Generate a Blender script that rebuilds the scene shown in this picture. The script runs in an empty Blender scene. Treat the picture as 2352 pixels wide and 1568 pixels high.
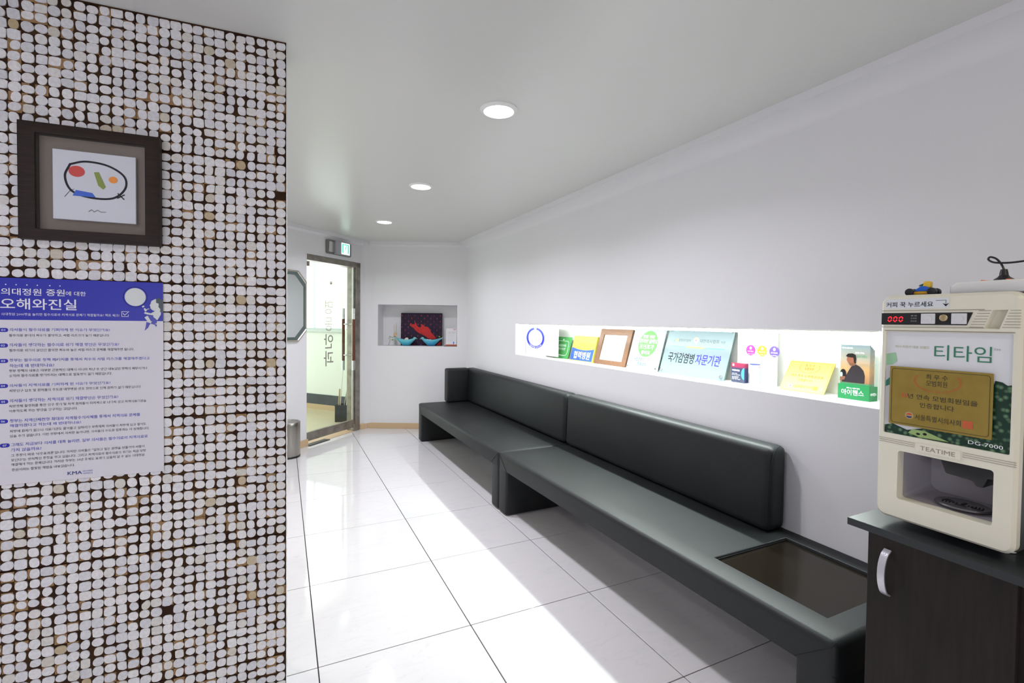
import bpy, bmesh, math, random
from mathutils import Vector, Matrix
random.seed(7)
S = bpy.context.scene
COL = S.collection
R = math.radians
PI = math.pi

# ------------------------------------------------------------------ camera
TH = 0.445623                      # yaw between the viewing direction and the long wall (+Y)
PIT, ROL = 0.023127, -0.011214
c, s = math.cos(PIT), math.sin(PIT)
def o2n(v):                        # viewing frame to room frame
    return Vector((v[0]*math.cos(TH)+v[1]*math.sin(TH), -v[0]*math.sin(TH)+v[1]*math.cos(TH), v[2]))
fw = o2n((0, c, -s)); r0 = o2n((1, 0, 0)); u0 = o2n((0, s, c))
cr, sr = math.cos(ROL), math.sin(ROL)
rt = r0*cr - u0*sr
up = r0*sr + u0*cr
cam_d = bpy.data.cameras.new('camera')
cam = bpy.data.objects.new('camera', cam_d)
COL.objects.link(cam)
m = Matrix((rt, up, -fw)).transposed().to_4x4()
m.translation = Vector((0, 0, 1.28328))
cam.matrix_world = m
cam_d.sensor_width = 36
cam_d.lens = 1103.906/2352*36
cam_d.shift_y = -(784-764.269)/2352
cam_d.clip_start = 0.02
S.camera = cam

# ------------------------------------------------------------------ world, exposure
W = bpy.data.worlds.new('overcast_sky'); S.world = W
W.use_nodes = True
W.node_tree.nodes['Background'].inputs[0].default_value = (0.93, 0.97, 1.0, 1)
W.node_tree.nodes['Background'].inputs[1].default_value = 4.0
S.view_settings.view_transform = 'Standard'
S.view_settings.look = 'None'
S.view_settings.exposure = 0.0
S.view_settings.gamma = 1.0
S.view_settings.use_curve_mapping = False
S.cycles.use_denoising = True
S.cycles.max_bounces = 10
S.cycles.diffuse_bounces = 5
S.cycles.transparent_max_bounces = 12
S.cycles.sample_clamp_indirect = 6.0

H = 2.21                           # ceiling height
def area(name, loc, size, power, col, shape='DISK', size_y=None, rot=(0, 0, 0), spread=180):
    l = bpy.data.lights.new(name, 'AREA'); l.shape = shape; l.size = size
    if size_y: l.size_y = size_y
    l.energy = power; l.color = col; l.spread = R(spread)
    o = bpy.data.objects.new(name, l); COL.objects.link(o)
    o.location = loc; o.rotation_euler = rot
    return o
COOL = (0.90, 0.89, 1.0)
LIGHTS = [(0.853, 1.945, 12.5), (0.857, 3.27, 12.5), (0.861, 4.60, 11)]
for i, (x, y, p) in enumerate(LIGHTS):
    area('downlight_lamp', (x, y, H-0.022), 0.12, p, COOL, spread=150)
area('niche_strip_lamp', (2.0, 2.0, 1.243), 0.02, 23, (0.88, 1.0, 0.96), 'RECTANGLE', 1.9, rot=(0, R(28), 0), spread=150)
area('reception_lamp', (-1.62, 0.15, H-0.03), 0.3, 11, (0.86, 0.83, 1.0))
area('rear_fill_light', (-1.2, -2.25, 0.95), 1.5, 28, (0.90, 0.87, 1.0), 'RECTANGLE', 0.8, rot=(R(90), 0, 0))  # added to brighten the mosaic wall, no known source there
area('rear_room_lamp', (0.9, -0.8, H-0.03), 0.3, 7, (1.0, 0.86, 0.50))
area('side_room_lamp', (-0.9, 3.0, H-0.03), 0.3, 12, (1.0, 0.90, 0.82))
area('corridor_lamp', (0.4, 6.9, 2.3), 0.4, 5, (1.0, 1.0, 0.88))

# ------------------------------------------------------------------ helpers
def link(name, me, parent=None):
    o = bpy.data.objects.new(name, me); COL.objects.link(o)
    if parent: o.parent = parent
    return o
def tag(o, label=None, cat=None, group=None, kind=None):
    if label: o['label'] = label
    if cat: o['category'] = cat
    if group: o['group'] = group
    if kind: o['kind'] = kind
    return o
def empty(name, loc, rz=0.0, lean=0.0, label=None, cat=None, group=None):
    o = bpy.data.objects.new(name, None); COL.objects.link(o)
    o.location = loc; o.rotation_euler = (lean, 0, rz)
    o.empty_display_size = 0.05
    return tag(o, label, cat, group)
def B(): return bmesh.new()
def fin(name, bm, mats, parent=None, smooth=False, loc=None, rot=None, sharp=35):
    bmesh.ops.recalc_face_normals(bm, faces=bm.faces[:]) if not getattr(bm, 'keep', False) else None
    me = bpy.data.meshes.new(name); bm.to_mesh(me); bm.free()
    if not isinstance(mats, (list, tuple)): mats = [mats]
    for mm in mats: me.materials.append(mm)
    if smooth:
        me.polygons.foreach_set('use_smooth', [True]*len(me.polygons))
        try: me.set_sharp_from_angle(angle=R(sharp))
        except Exception: pass
    o = link(name, me, parent)
    if loc: o.location = loc
    if rot: o.rotation_euler = rot
    return o
def pieces(make, name, bm, mats, parent=None, **k):
    """every loose piece of bm becomes an object of its own"""
    left = set(bm.verts); out = []
    while left:
        st = [next(iter(left))]; isl = set(st); left.discard(st[0])
        while st:
            v = st.pop()
            for e in v.link_edges:
                w = e.other_vert(v)
                if w in left: left.discard(w); isl.add(w); st.append(w)
        isl = sorted(isl, key=lambda v: v.index); n = B(); mp = {v: n.verts.new(v.co) for v in isl}; done = set()
        for v in isl:
            for f in v.link_faces:
                if f in done: continue
                done.add(f); q = n.faces.new([mp[w] for w in f.verts]); q.material_index = f.material_index
        out.append(make(name, n, mats, parent, **k))
    bm.free(); return out
def flat(name, bm, mats, parent=None, **k):
    me = bpy.data.meshes.new(name); bm.to_mesh(me); bm.free()
    if not isinstance(mats, (list, tuple)): mats = [mats]
    for mm in mats: me.materials.append(mm)
    return link(name, me, parent)
def box(bm, x0, x1, y0, y1, z0, z1, bev=0, seg=2, mi=0):
    vs = [bm.verts.new(p) for p in ((x0,y0,z0),(x1,y0,z0),(x1,y1,z0),(x0,y1,z0),(x0,y0,z1),(x1,y0,z1),(x1,y1,z1),(x0,y1,z1))]
    fs = [bm.faces.new([vs[i] for i in q]) for q in ((3,2,1,0),(4,5,6,7),(0,1,5,4),(1,2,6,5),(2,3,7,6),(3,0,4,7))]
    for f in fs: f.material_index = mi
    if bev:
        es = list({e for f in fs for e in f.edges})
        bmesh.ops.bevel(bm, geom=es, offset=bev, segments=seg, profile=0.5, affect='EDGES')
    return vs
def cells(bm, xs, zs, y0, y1, holes=(), axis='y', mi=0):
    """solid slab between y0 (front) and y1 cut on a grid xs * zs, some cells left open"""
    def P(x, z, y):
        return (x, y, z) if axis == 'y' else ((x, z, y) if axis == 'z' else (y, x, z))
    nx, nz = len(xs), len(zs)
    F, K = {}, {}
    def v(D, i, j, y):
        if (i, j) not in D: D[(i, j)] = bm.verts.new(P(xs[i], zs[j], y))
        return D[(i, j)]
    solid = {(i, j) for i in range(nx-1) for j in range(nz-1)} - set(holes)
    fs = []
    for (i, j) in solid:
        q = ((i, j), (i+1, j), (i+1, j+1), (i, j+1))
        fs.append(bm.faces.new([v(F, a, b, y0) for a, b in q]))
        fs.append(bm.faces.new([v(K, a, b, y1) for a, b in reversed(q)]))
        for (di, dj), (a, b) in (((0,-1),(q[0],q[1])), ((1,0),(q[1],q[2])), ((0,1),(q[2],q[3])), ((-1,0),(q[3],q[0]))):
            if (i+di, j+dj) not in solid:
                fs.append(bm.faces.new([v(F, *a, y0), v(K, *a, y1), v(K, *b, y1), v(F, *b, y0)]))
    for f in fs: f.material_index = mi
    bmesh.ops.recalc_face_normals(bm, faces=fs)
    return fs
def prism(bm, pts, y0, y1, mi=0, axis='y'):
    """polygon pts (x,z) extruded from y0 to y1"""
    def P(p, y): return (p[0], y, p[1]) if axis == 'y' else ((p[0], p[1], y) if axis == 'z' else (y, p[0], p[1]))
    a = [bm.verts.new(P(p, y0)) for p in pts]; b = [bm.verts.new(P(p, y1)) for p in pts]
    fs = [bm.faces.new(a), bm.faces.new(b[::-1])]
    n = len(pts)
    for i in range(n): fs.append(bm.faces.new([a[i], b[i], b[(i+1) % n], a[(i+1) % n]]))
    for f in fs: f.material_index = mi
    bmesh.ops.recalc_face_normals(bm, faces=fs)
    return fs
def poly(bm, pts, y, mi=0):
    """flat print facing -y"""
    if area2(pts) < 0: pts = pts[::-1]
    f = bm.faces.new([bm.verts.new((p[0], y, p[1])) for p in pts]); f.material_index = mi
    return f
def area2(p): return sum(p[i][0]*p[(i+1) % len(p)][1]-p[(i+1) % len(p)][0]*p[i][1] for i in range(len(p)))
def rect(x0, z0, x1, z1): return [(x0, z0), (x1, z0), (x1, z1), (x0, z1)]
def ell(cx, cz, rx, rz, n=28, a0=0, a1=360):
    k = n if a1-a0 >= 360 else n+1
    return [(cx+rx*math.cos(R(a0+(a1-a0)*i/n)), cz+rz*math.sin(R(a0+(a1-a0)*i/n))) for i in range(k)]
def ring(bm, cx, cz, rx, rz, wd, y, mi=0, n=36, a0=0, a1=360, ratio=1.0):
    full = a1-a0 >= 360
    A = [(cx+rx*math.cos(R(a0+(a1-a0)*i/n)), cz+rz*math.sin(R(a0+(a1-a0)*i/n))) for i in range(n+1)]
    C = [(cx+(rx-wd)*math.cos(R(a0+(a1-a0)*i/n)), cz+(rz-wd*ratio)*math.sin(R(a0+(a1-a0)*i/n))) for i in range(n+1)]
    for i in range(n): poly(bm, [A[i], A[i+1], C[i+1], C[i]], y, mi)
def rrect(x0, z0, x1, z1, r, n=5):
    o = []
    for cx, cz, a in ((x1-r, z0+r, -90), (x1-r, z1-r, 0), (x0+r, z1-r, 90), (x0+r, z0+r, 180)):
        o += [(cx+r*math.cos(R(a+90*i/n)), cz+r*math.sin(R(a+90*i/n))) for i in range(n+1)]
    return o
def stroke(bm, pts, w, y, mi=0):
    """flat line of width w through pts (x,z)"""
    for i in range(len(pts)-1):
        a, b = Vector(pts[i]), Vector(pts[i+1]); d = (b-a)
        if d.length < 1e-7: continue
        d.normalize(); n = Vector((-d.y, d.x))*w/2; e = d*w*0.3
        poly(bm, [tuple(a-e-n), tuple(b+e-n), tuple(b+e+n), tuple(a-e+n)], y-0.00002*(i % 3), mi)
def cyl(bm, c0, c1, r0, r1=None, n=16, caps=True, mi=0):
    r1 = r0 if r1 is None else r1
    a, b = Vector(c0), Vector(c1); d = (b-a).normalized()
    t = d.orthogonal().normalized(); w = d.cross(t)
    A = [bm.verts.new(a+(t*math.cos(2*PI*i/n)+w*math.sin(2*PI*i/n))*r0) for i in range(n)]
    C = [bm.verts.new(b+(t*math.cos(2*PI*i/n)+w*math.sin(2*PI*i/n))*r1) for i in range(n)]
    fs = [bm.faces.new([A[i], A[(i+1) % n], C[(i+1) % n], C[i]]) for i in range(n)]
    if caps: fs += [bm.faces.new(A[::-1]), bm.faces.new(C)]
    for f in fs: f.material_index = mi
    return fs
def lathe(bm, prof, cx=0, cy=0, n=32, mi=0):
    rows = []
    for (r, z) in prof:
        if r < 1e-6: rows.append([bm.verts.new((cx, cy, z))])
        else: rows.append([bm.verts.new((cx+r*math.cos(2*PI*i/n), cy+r*math.sin(2*PI*i/n), z)) for i in range(n)])
    for a, b in zip(rows, rows[1:]):
        for i in range(n):
            j = (i+1) % n
            if len(a) == 1 and len(b) == 1: continue
            if len(a) == 1: f = bm.faces.new([a[0], b[j], b[i]])
            elif len(b) == 1: f = bm.faces.new([a[i], a[j], b[0]])
            else: f = bm.faces.new([a[i], a[j], b[j], b[i]])
            f.material_index = mi
def tube(bm, pts, r, n=8, mi=0):
    pts = [Vector(p) for p in pts]; rows = []; t = None
    for i, p in enumerate(pts):
        d = (pts[min(i+1, len(pts)-1)]-pts[max(i-1, 0)]).normalized()
        t = d.orthogonal().normalized() if t is None else (t-d*t.dot(d)).normalized()
        w = d.cross(t); rr = r[i] if isinstance(r, (list, tuple)) else r
        rows.append([bm.verts.new(p+(t*math.cos(2*PI*k/n)+w*math.sin(2*PI*k/n))*rr) for k in range(n)])
    fs = []
    for a, b in zip(rows, rows[1:]):
        for k in range(n): fs.append(bm.faces.new([a[k], a[(k+1) % n], b[(k+1) % n], b[k]]))
    fs += [bm.faces.new(rows[0][::-1]), bm.faces.new(rows[-1])]
    for f in fs: f.material_index = mi
def spline(P, k=8):
    P = [Vector(p) for p in P]; P = [P[0]*2-P[1]]+P+[P[-1]*2-P[-2]]; o = []
    for i in range(1, len(P)-2):
        for j in range(k):
            t = j/k; a, b, c_, d = P[i-1:i+3]
            o.append(0.5*((2*b)+(c_-a)*t+(2*a-5*b+4*c_-d)*t*t+(3*b-a-3*c_+d)*t**3))
    o.append(P[-2]); return o

# text: glyph outlines of Blender's own font turned into flat mesh faces
_cu = {}
def glyphs(body, bold=0.0, res=2):
    key = (body, bold, res)
    if key in _cu: return _cu[key]
    cu = bpy.data.curves.new('lettering_source', 'FONT'); cu.body = body; cu.resolution_u = res; cu.offset = bold
    cu.fill_mode = 'FRONT' if hasattr(cu, 'fill_mode') else cu.fill_mode
    o = bpy.data.objects.new('lettering_source', cu)
    me = bpy.data.meshes.new_from_object(o)
    vs = [(v.co.x, v.co.y) for v in me.vertices]; fs = [tuple(p.vertices) for p in me.polygons]
    bpy.data.meshes.remove(me); bpy.data.objects.remove(o); bpy.data.curves.remove(cu)
    _cu[key] = (vs, fs); return vs, fs
def text(bm, body, x0, z0, w, h, y, bold=0.0, mi=0, mirror=False, rot=0.0, res=None):
    """fit the text's ink into the box x0,z0,w,h on the plane y, facing -y"""
    if bold > 0:                       # heavier weight: the same glyphs struck a hair apart
        k = bold*0.45*h
        for q, (dx, dz) in enumerate(((-k, 0), (k, 0), (0, k*0.8), (0, -k*0.8))): text(bm, body, x0+k+dx, z0+k+dz, w-2*k, h-2*k, y-0.000004*q, 0, mi, mirror, rot, res)
        return
    vs, fs = glyphs(body, 0.0, res or (6 if h > 0.02 else 2))
    if not vs: return
    xa, xb = min(v[0] for v in vs), max(v[0] for v in vs); za, zb = min(v[1] for v in vs), max(v[1] for v in vs)
    sx, sz = w/max(xb-xa, 1e-6), h/max(zb-za, 1e-6)
    out = []
    cx, cz = x0+w/2, z0+h/2
    for (x, z) in vs:
        X, Z = x0+(x-xa)*sx, z0+(z-za)*sz
        if mirror: X = 2*x0+w-X
        if rot:
            dx, dz = X-cx, Z-cz
            X, Z = cx+dx*math.cos(rot)-dz*math.sin(rot), cz+dx*math.sin(rot)+dz*math.cos(rot)
        out.append(bm.verts.new((X, y, Z)))
    for f in fs:
        try:
            q = bm.faces.new([out[i] for i in f]); q.material_index = mi
        except ValueError: pass

# ------------------------------------------------------------------ materials
def mat(name, col, rough=0.5, metal=0.0, spec=0.5, emit=None, es=0.0, coat=0.0, bump=None, var=None, alpha=None, trans=0.0):
    """bump=(scale, strength)   var=(scale, colour2, amount)"""
    M = bpy.data.materials.new(name); M.use_nodes = True
    nt = M.node_tree; b = nt.nodes['Principled BSDF']
    b.inputs['Base Color'].default_value = (*col, 1); b.inputs['Roughness'].default_value = rough
    b.inputs['Metallic'].default_value = metal; b.inputs['Specular IOR Level'].default_value = spec
    b.inputs['Coat Weight'].default_value = coat; b.inputs['Coat Roughness'].default_value = 0.08
    b.inputs['Transmission Weight'].default_value = trans
    if emit: b.inputs['Emission Color'].default_value = (*emit, 1); b.inputs['Emission Strength'].default_value = es
    if bump or var:
        tc = nt.nodes.new('ShaderNodeTexCoord')
    if bump:
        n = nt.nodes.new('ShaderNodeTexNoise'); n.inputs['Scale'].default_value = bump[0]; n.inputs['Detail'].default_value = 4
        bp = nt.nodes.new('ShaderNodeBump'); bp.inputs['Strength'].default_value = bump[1]; bp.inputs['Distance'].default_value = 0.002
        nt.links.new(tc.outputs['Object'], n.inputs['Vector']); nt.links.new(n.outputs[0], bp.inputs['Height'])
        nt.links.new(bp.outputs[0], b.inputs['Normal'])
    if var:
        n = nt.nodes.new('ShaderNodeTexNoise'); n.inputs['Scale'].default_value = var[0]; n.inputs['Detail'].default_value = 5
        mp = nt.nodes.new('ShaderNodeMapRange'); mp.inputs['From Min'].default_value = 0.4; mp.inputs['From Max'].default_value = 0.7
        mp.inputs['To Max'].default_value = var[2]
        mx = nt.nodes.new('ShaderNodeMix'); mx.data_type = 'RGBA'
        mx.inputs['A'].default_value = (*col, 1); mx.inputs['B'].default_value = (*var[1], 1)
        if len(var) > 3:
            mg = nt.nodes.new('ShaderNodeMapping'); mg.inputs['Scale'].default_value = var[3]
            nt.links.new(tc.outputs['Object'], mg.inputs[0]); nt.links.new(mg.outputs[0], n.inputs['Vector'])
        else: nt.links.new(tc.outputs['Object'], n.inputs['Vector'])
        nt.links.new(n.outputs[0], mp.inputs[0]); nt.links.new(mp.outputs[0], mx.inputs['Factor'])
        nt.links.new(mx.outputs['Result'], b.inputs['Base Color'])
    return M
def pane_mat(name, tint=(1, 1, 1), refl=1.0):
    M = bpy.data.materials.new(name); M.use_nodes = True; nt = M.node_tree
    for n in list(nt.nodes):
        if n.type != 'OUTPUT_MATERIAL': nt.nodes.remove(n)
    out = nt.nodes['Material Output']
    t = nt.nodes.new('ShaderNodeBsdfTransparent'); t.inputs[0].default_value = (*tint, 1)
    g = nt.nodes.new('ShaderNodeBsdfGlossy'); g.inputs['Roughness'].default_value = 0.02
    f = nt.nodes.new('ShaderNodeFresnel'); f.inputs[0].default_value = 1.45
    ml = nt.nodes.new('ShaderNodeMath'); ml.operation = 'MULTIPLY'; ml.inputs[1].default_value = refl
    mx = nt.nodes.new('ShaderNodeMixShader')
    gm = nt.nodes.new('ShaderNodeNewGeometry'); sb = nt.nodes.new('ShaderNodeMath'); sb.operation = 'SUBTRACT'; sb.inputs[0].default_value = 1.0
    m2 = nt.nodes.new('ShaderNodeMath'); m2.operation = 'MULTIPLY'
    nt.links.new(gm.outputs['Backfacing'], sb.inputs[1]); nt.links.new(sb.outputs[0], m2.inputs[1])
    nt.links.new(f.outputs[0], ml.inputs[0]); nt.links.new(ml.outputs[0], m2.inputs[0]); nt.links.new(m2.outputs[0], mx.inputs[0])
    nt.links.new(t.outputs[0], mx.inputs[1]); nt.links.new(g.outputs[0], mx.inputs[2]); nt.links.new(mx.outputs[0], out.inputs[0])
    return M
def gradient_mat(name, stops, axis='z', lo=0.0, hi=1.0, rough=0.4, noise=None):
    """a printed colour gradient along the object's own axis"""
    M = mat(name, (1, 1, 1), rough); nt = M.node_tree; b = nt.nodes['Principled BSDF']
    tc = nt.nodes.new('ShaderNodeTexCoord'); sp = nt.nodes.new('ShaderNodeSeparateXYZ')
    mp = nt.nodes.new('ShaderNodeMapRange'); mp.inputs['From Min'].default_value = lo; mp.inputs['From Max'].default_value = hi
    rp = nt.nodes.new('ShaderNodeValToRGB')
    while len(rp.color_ramp.elements) < len(stops): rp.color_ramp.elements.new(0.5)
    for e, (p, cc) in zip(rp.color_ramp.elements, stops): e.position = p; e.color = (*cc, 1)
    nt.links.new(tc.outputs['Object'], sp.inputs[0]); nt.links.new(sp.outputs['XYZ'.index(axis.upper())], mp.inputs[0])
    nt.links.new(mp.outputs[0], rp.inputs[0]); nt.links.new(rp.outputs[0], b.inputs['Base Color'])
    return M

WALLC = (0.76, 0.76, 0.77)
M_wall = mat('wall_paint', WALLC, 0.55, spec=0.3, bump=(60, 0.12))
M_ceil = mat('ceiling_paint', (0.67, 0.675, 0.645), 0.30, spec=0.45, bump=(1.6, 0.6))
M_niche = mat('niche_white', (0.95, 0.96, 0.93), 0.5)
M_base = mat('baseboard_beige', (0.60, 0.43, 0.25), 0.45)
M_grout = mat('grout_brown', (0.03, 0.022, 0.02), 0.8)
M_bench = mat('bench_leatherette', (0.010, 0.0115, 0.012), 0.50, spec=0.32, bump=(260, 0.2), var=(2.5, (0.013, 0.015, 0.0155), 1))
M_bench_side = mat('bench_under', (0.012, 0.012, 0.013), 0.8)
M_tabletop = mat('dark_glass_top', (0.012, 0.009, 0.006), 0.14, spec=0.3, bump=(30, 0.05))
M_seam = mat('seam_black', (0.004, 0.004, 0.004), 0.9)
M_steel = mat('brushed_steel', (0.42, 0.40, 0.37), 0.32, metal=1.0, var=(30, (0.3, 0.28, 0.25), 0.8, (1, 1, 0.05)))
M_steel_br = mat('bright_steel', (0.72, 0.72, 0.72), 0.22, metal=1.0)
M_alu = mat('door_steel', (0.34, 0.31, 0.27), 0.38, metal=0.9, var=(12, (0.22, 0.2, 0.17), 1))
M_black = mat('black_plastic', (0.01, 0.01, 0.011), 0.35)
M_matblack = mat('black_matt', (0.008, 0.008, 0.008), 0.85)
M_white = mat('white_print', (0.85, 0.86, 0.88), 0.4)
M_whitep = mat('white_plastic', (0.80, 0.81, 0.78), 0.35)
M_cream = mat('cream_plastic', (0.74, 0.72, 0.59), 0.32, spec=0.5, bump=(400, 0.05))
M_cream_d = mat('cream_plastic_groove', (0.28, 0.26, 0.20), 0.5)
M_wood = mat('frame_walnut', (0.018, 0.010, 0.007), 0.55, spec=0.25, bump=(90, 0.1), var=(20, (0.030, 0.018, 0.012), 0.8, (1, 1, 12)))
M_cab = mat('cabinet_wenge', (0.011, 0.008, 0.007), 0.55, spec=0.25, bump=(80, 0.1), var=(14, (0.020, 0.014, 0.011), 0.9, (6, 6, 0.5)))
M_cabtop = mat('cabinet_top_dark', (0.022, 0.027, 0.029), 0.4, spec=0.4)
M_glass = pane_mat('clear_pane')
M_doorglass = pane_mat('door_pane', (0.93, 0.97, 0.94))
M_acryl = pane_mat('clear_acrylic', (0.96, 0.99, 0.98), 1.0)
M_mirror = mat('mirror_silver', (0.75, 0.79, 0.79), 0.03, metal=1.0)
M_ink = mat('ink_black', (0.015, 0.015, 0.022), 0.6, spec=0.1)
M_grey = mat('ink_grey', (0.35, 0.35, 0.37), 0.5)
M_pblue = mat('poster_blue', (0.022, 0.028, 0.40), 0.35, spec=0.3)
M_ppaper = mat('poster_paper', (0.70, 0.69, 0.73), 0.40, spec=0.3)
M_pwhite = mat('poster_white_ink', (0.80, 0.80, 0.86), 0.3)
M_phead = mat('poster_heading_ink', (0.07, 0.08, 0.46), 0.4)
M_navy = mat('ink_navy', (0.015, 0.03, 0.20), 0.4)
M_red = mat('ink_red', (0.62, 0.035, 0.02), 0.4)
M_orange = mat('ink_orange', (0.90, 0.30, 0.02), 0.4)
M_green = mat('ink_green', (0.22, 0.30, 0.03), 0.4)
M_dgreen = mat('ink_dark_green', (0.03, 0.17, 0.08), 0.4)
M_blue = mat('ink_blue', (0.01, 0.10, 0.60), 0.4)

# ================================================================== structure
def tilemat():
    M = mat('floor_porcelain', (0.80, 0.79, 0.80), 0.06, spec=0.6); nt = M.node_tree; b = nt.nodes['Principled BSDF']
    tc = nt.nodes.new('ShaderNodeTexCoord'); oi = nt.nodes.new('ShaderNodeObjectInfo')
    ad = nt.nodes.new('ShaderNodeVectorMath'); ad.operation = 'MULTIPLY_ADD'
    ad.inputs[1].default_value = (37, 19, 11)
    nt.links.new(oi.outputs['Random'], ad.inputs[0]); nt.links.new(tc.outputs['Object'], ad.inputs[2])
    mg = nt.nodes.new('ShaderNodeMapping'); mg.inputs['Scale'].default_value = (2.0, 9, 1); mg.inputs['Rotation'].default_value = (0, 0, 0.5)
    n = nt.nodes.new('ShaderNodeTexNoise'); n.inputs['Scale'].default_value = 1.6; n.inputs['Detail'].default_value = 9; n.inputs['Distortion'].default_value = 0.8
    rp = nt.nodes.new('ShaderNodeValToRGB')
    e = rp.color_ramp.elements; e[0].position = 0.47; e[0].color = (0.68, 0.665, 0.67, 1); e[1].position = 0.56; e[1].color = (0.68, 0.665, 0.67, 1)
    k = e.new(0.505); k.color = (0.665, 0.652, 0.66, 1)
    k = e.new(0.512); k.color = (0.625, 0.61, 0.625, 1)
    k = e.new(0.518); k.color = (0.665, 0.655, 0.66, 1)
    nt.links.new(ad.outputs[0], mg.inputs[0]); nt.links.new(mg.outputs[0], n.inputs['Vector']); nt.links.new(n.outputs[0], rp.inputs[0])
    nt.links.new(rp.outputs[0], b.inputs['Base Color'])
    return M
M_tile = tilemat()
XW = 1.97                                   # inner face of the long wall
DW0 = Vector((0.133, 5.179)); DWd = Vector((0.7251, 0.6886)); DWr = math.atan2(DWd.y, DWd.x)   # door wall line
BW0 = Vector((0.935, 5.862)); BWd = Vector((math.cos(TH), -math.sin(TH))); BWr = -TH           # back wall line
def dw(s_): return DW0+DWd*s_
def bw(s_): return BW0+BWd*s_
LW0 = Vector((0.011, 1.808)); LWr = R(-3.5); LWd = Vector((math.cos(LWr), math.sin(LWr)))       # mosaic partition line, x<0 to the left

bm = B(); box(bm, -2.2, XW+0.3, -2.3, 6.2, -0.12, -0.004)
# cut the slab at the door wall so that it does not run into the corridor
bmesh.ops.bisect_plane(bm, geom=bm.verts[:]+bm.edges[:]+bm.faces[:], plane_co=(DW0.x-DWd.y*0.05, DW0.y+DWd.x*0.05, 0), plane_no=(-DWd.y, DWd.x, 0), clear_outer=True)
bmesh.ops.holes_fill(bm, edges=[e for e in bm.edges if e.is_boundary])
floor = fin('floor', bm, M_grout); tag(floor, 'grout bed under the glossy white floor tiles', kind='structure')
T = 0.6; G = 0.0021
gx0, gy0 = 0.1186, 4.877
tile_me = None
for i in range(-4, 4):
    for j in range(-2, 12):
        x0, y0 = gx0+T*i+G, gy0-T*(j+1)+G
        x1, y1 = x0+T-2*G, y0+T-2*G
        if x1 < -2.2 or y1 < -2.3: continue
        cs = [(x0, y0), (x1, y0), (x1, y1), (x0, y1)]
        def dd(p): return (p[0]-DW0.x)*(-DWd.y)+(p[1]-DW0.y)*DWd.x
        def db(p): return (p[0]-BW0.x)*math.sin(TH)+(p[1]-BW0.y)*math.cos(TH)
        if min(dd(p) for p in cs) > 0.0 or min(db(p) for p in cs) > 0: continue
        full = max(dd(p) for p in cs) < 0 and max(db(p) for p in cs) < 0 and x1 < XW
        if full and tile_me:
            o = link('tile', tile_me, floor); o.location = ((x0+x1)/2, (y0+y1)/2, 0); continue
        bm = B(); cx, cy = (x0+x1)/2, (y0+y1)/2
        if full: box(bm, x0-cx, x1-cx, y0-cy, y1-cy, -0.006, 0.0, 0.0009, 1)
        else:
            pg_ = cs
            for (ax, ay, nx, ny) in ((DW0.x-DWd.y*0.004, DW0.y+DWd.x*0.004, -DWd.y, DWd.x), (BW0.x, BW0.y, math.sin(TH), math.cos(TH)), (XW, 0, 1, 0)):
                q_ = []
                for (px_, py_), (rx_, ry_) in zip(pg_, pg_[1:]+pg_[:1]):
                    da, dc = (px_-ax)*nx+(py_-ay)*ny, (rx_-ax)*nx+(ry_-ay)*ny
                    if da <= 0: q_.append((px_, py_))
                    if (da < 0) != (dc < 0) and abs(da-dc) > 1e-9: q_.append((px_+(rx_-px_)*da/(da-dc), py_+(ry_-py_)*da/(da-dc)))
                pg_ = q_
                if len(pg_) < 3: break
            if len(pg_) < 3: bm.free(); continue
            prism(bm, [(a-cx, b_-cy) for a, b_ in pg_], -0.006, 0.0, axis='z')
        o = fin('tile', bm, M_tile, floor); o.location = (cx, cy, 0)
        if full: tile_me = o.data

bm = B(); box(bm, -2.3, XW+0.35, -2.4, 6.3, H, H+0.12)
bmesh.ops.bisect_plane(bm, geom=bm.verts[:]+bm.edges[:]+bm.faces[:], plane_co=(DW0.x-DWd.y*0.13, DW0.y+DWd.x*0.13, 0), plane_no=(-DWd.y, DWd.x, 0), clear_outer=True)
bmesh.ops.holes_fill(bm, edges=[e for e in bm.edges if e.is_boundary])
tag(fin('ceiling', bm, M_ceil), 'off-white ceiling with a soft sheen', kind='structure')

# long right wall with the lit shelf niche cut in
NY0, NY1, NZ0, NZ1, ND = 1.0, 4.047, 0.978, 1.266, 0.25
bm = B()
cells(bm, [-2.3, NY0, NY1, 5.42], [0, NZ0, NZ1, H], XW, XW+0.30, holes=[(1, 1)], axis='x')
wr = fin('wall_right', bm, M_wall); tag(wr, kind='structure')
bm = B(); box(bm, XW+ND, XW+0.29, NY0-0.02, NY1+0.02, NZ0-0.02, NZ1+0.02); fin('niche_back', bm, M_niche, wr)
bm = B()
box(bm, XW+0.0015, XW+ND, NY0, NY1, NZ0-0.001, NZ0+0.0015); box(bm, XW+0.0015, XW+ND, NY0, NY1, NZ1-0.0015, NZ1+0.001)
fin('niche_board', bm, M_niche, wr)
# back wall with its square niche (local x along the wall, y into the wall)
bwL = (Vector((XW, 0))-BW0).x/math.cos(TH)+0.02
N2 = (0.094, 1.032, 0.981, 1.47)
bm = B(); cells(bm, [0, N2[0], N2[1], bwL], [0, N2[2], N2[3], H], 0, 0.34, holes=[(1, 1)])
wb = fin('wall_back', bm, M_wall, loc=(BW0.x, BW0.y, 0), rot=(0, 0, BWr)); tag(wb, kind='structure')
bm = B(); box(bm, N2[0]-0.02, N2[1]+0.02, 0.24, 0.335, N2[2]-0.02, N2[3]+0.02); fin('niche_back', bm, M_wall, wb)
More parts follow.
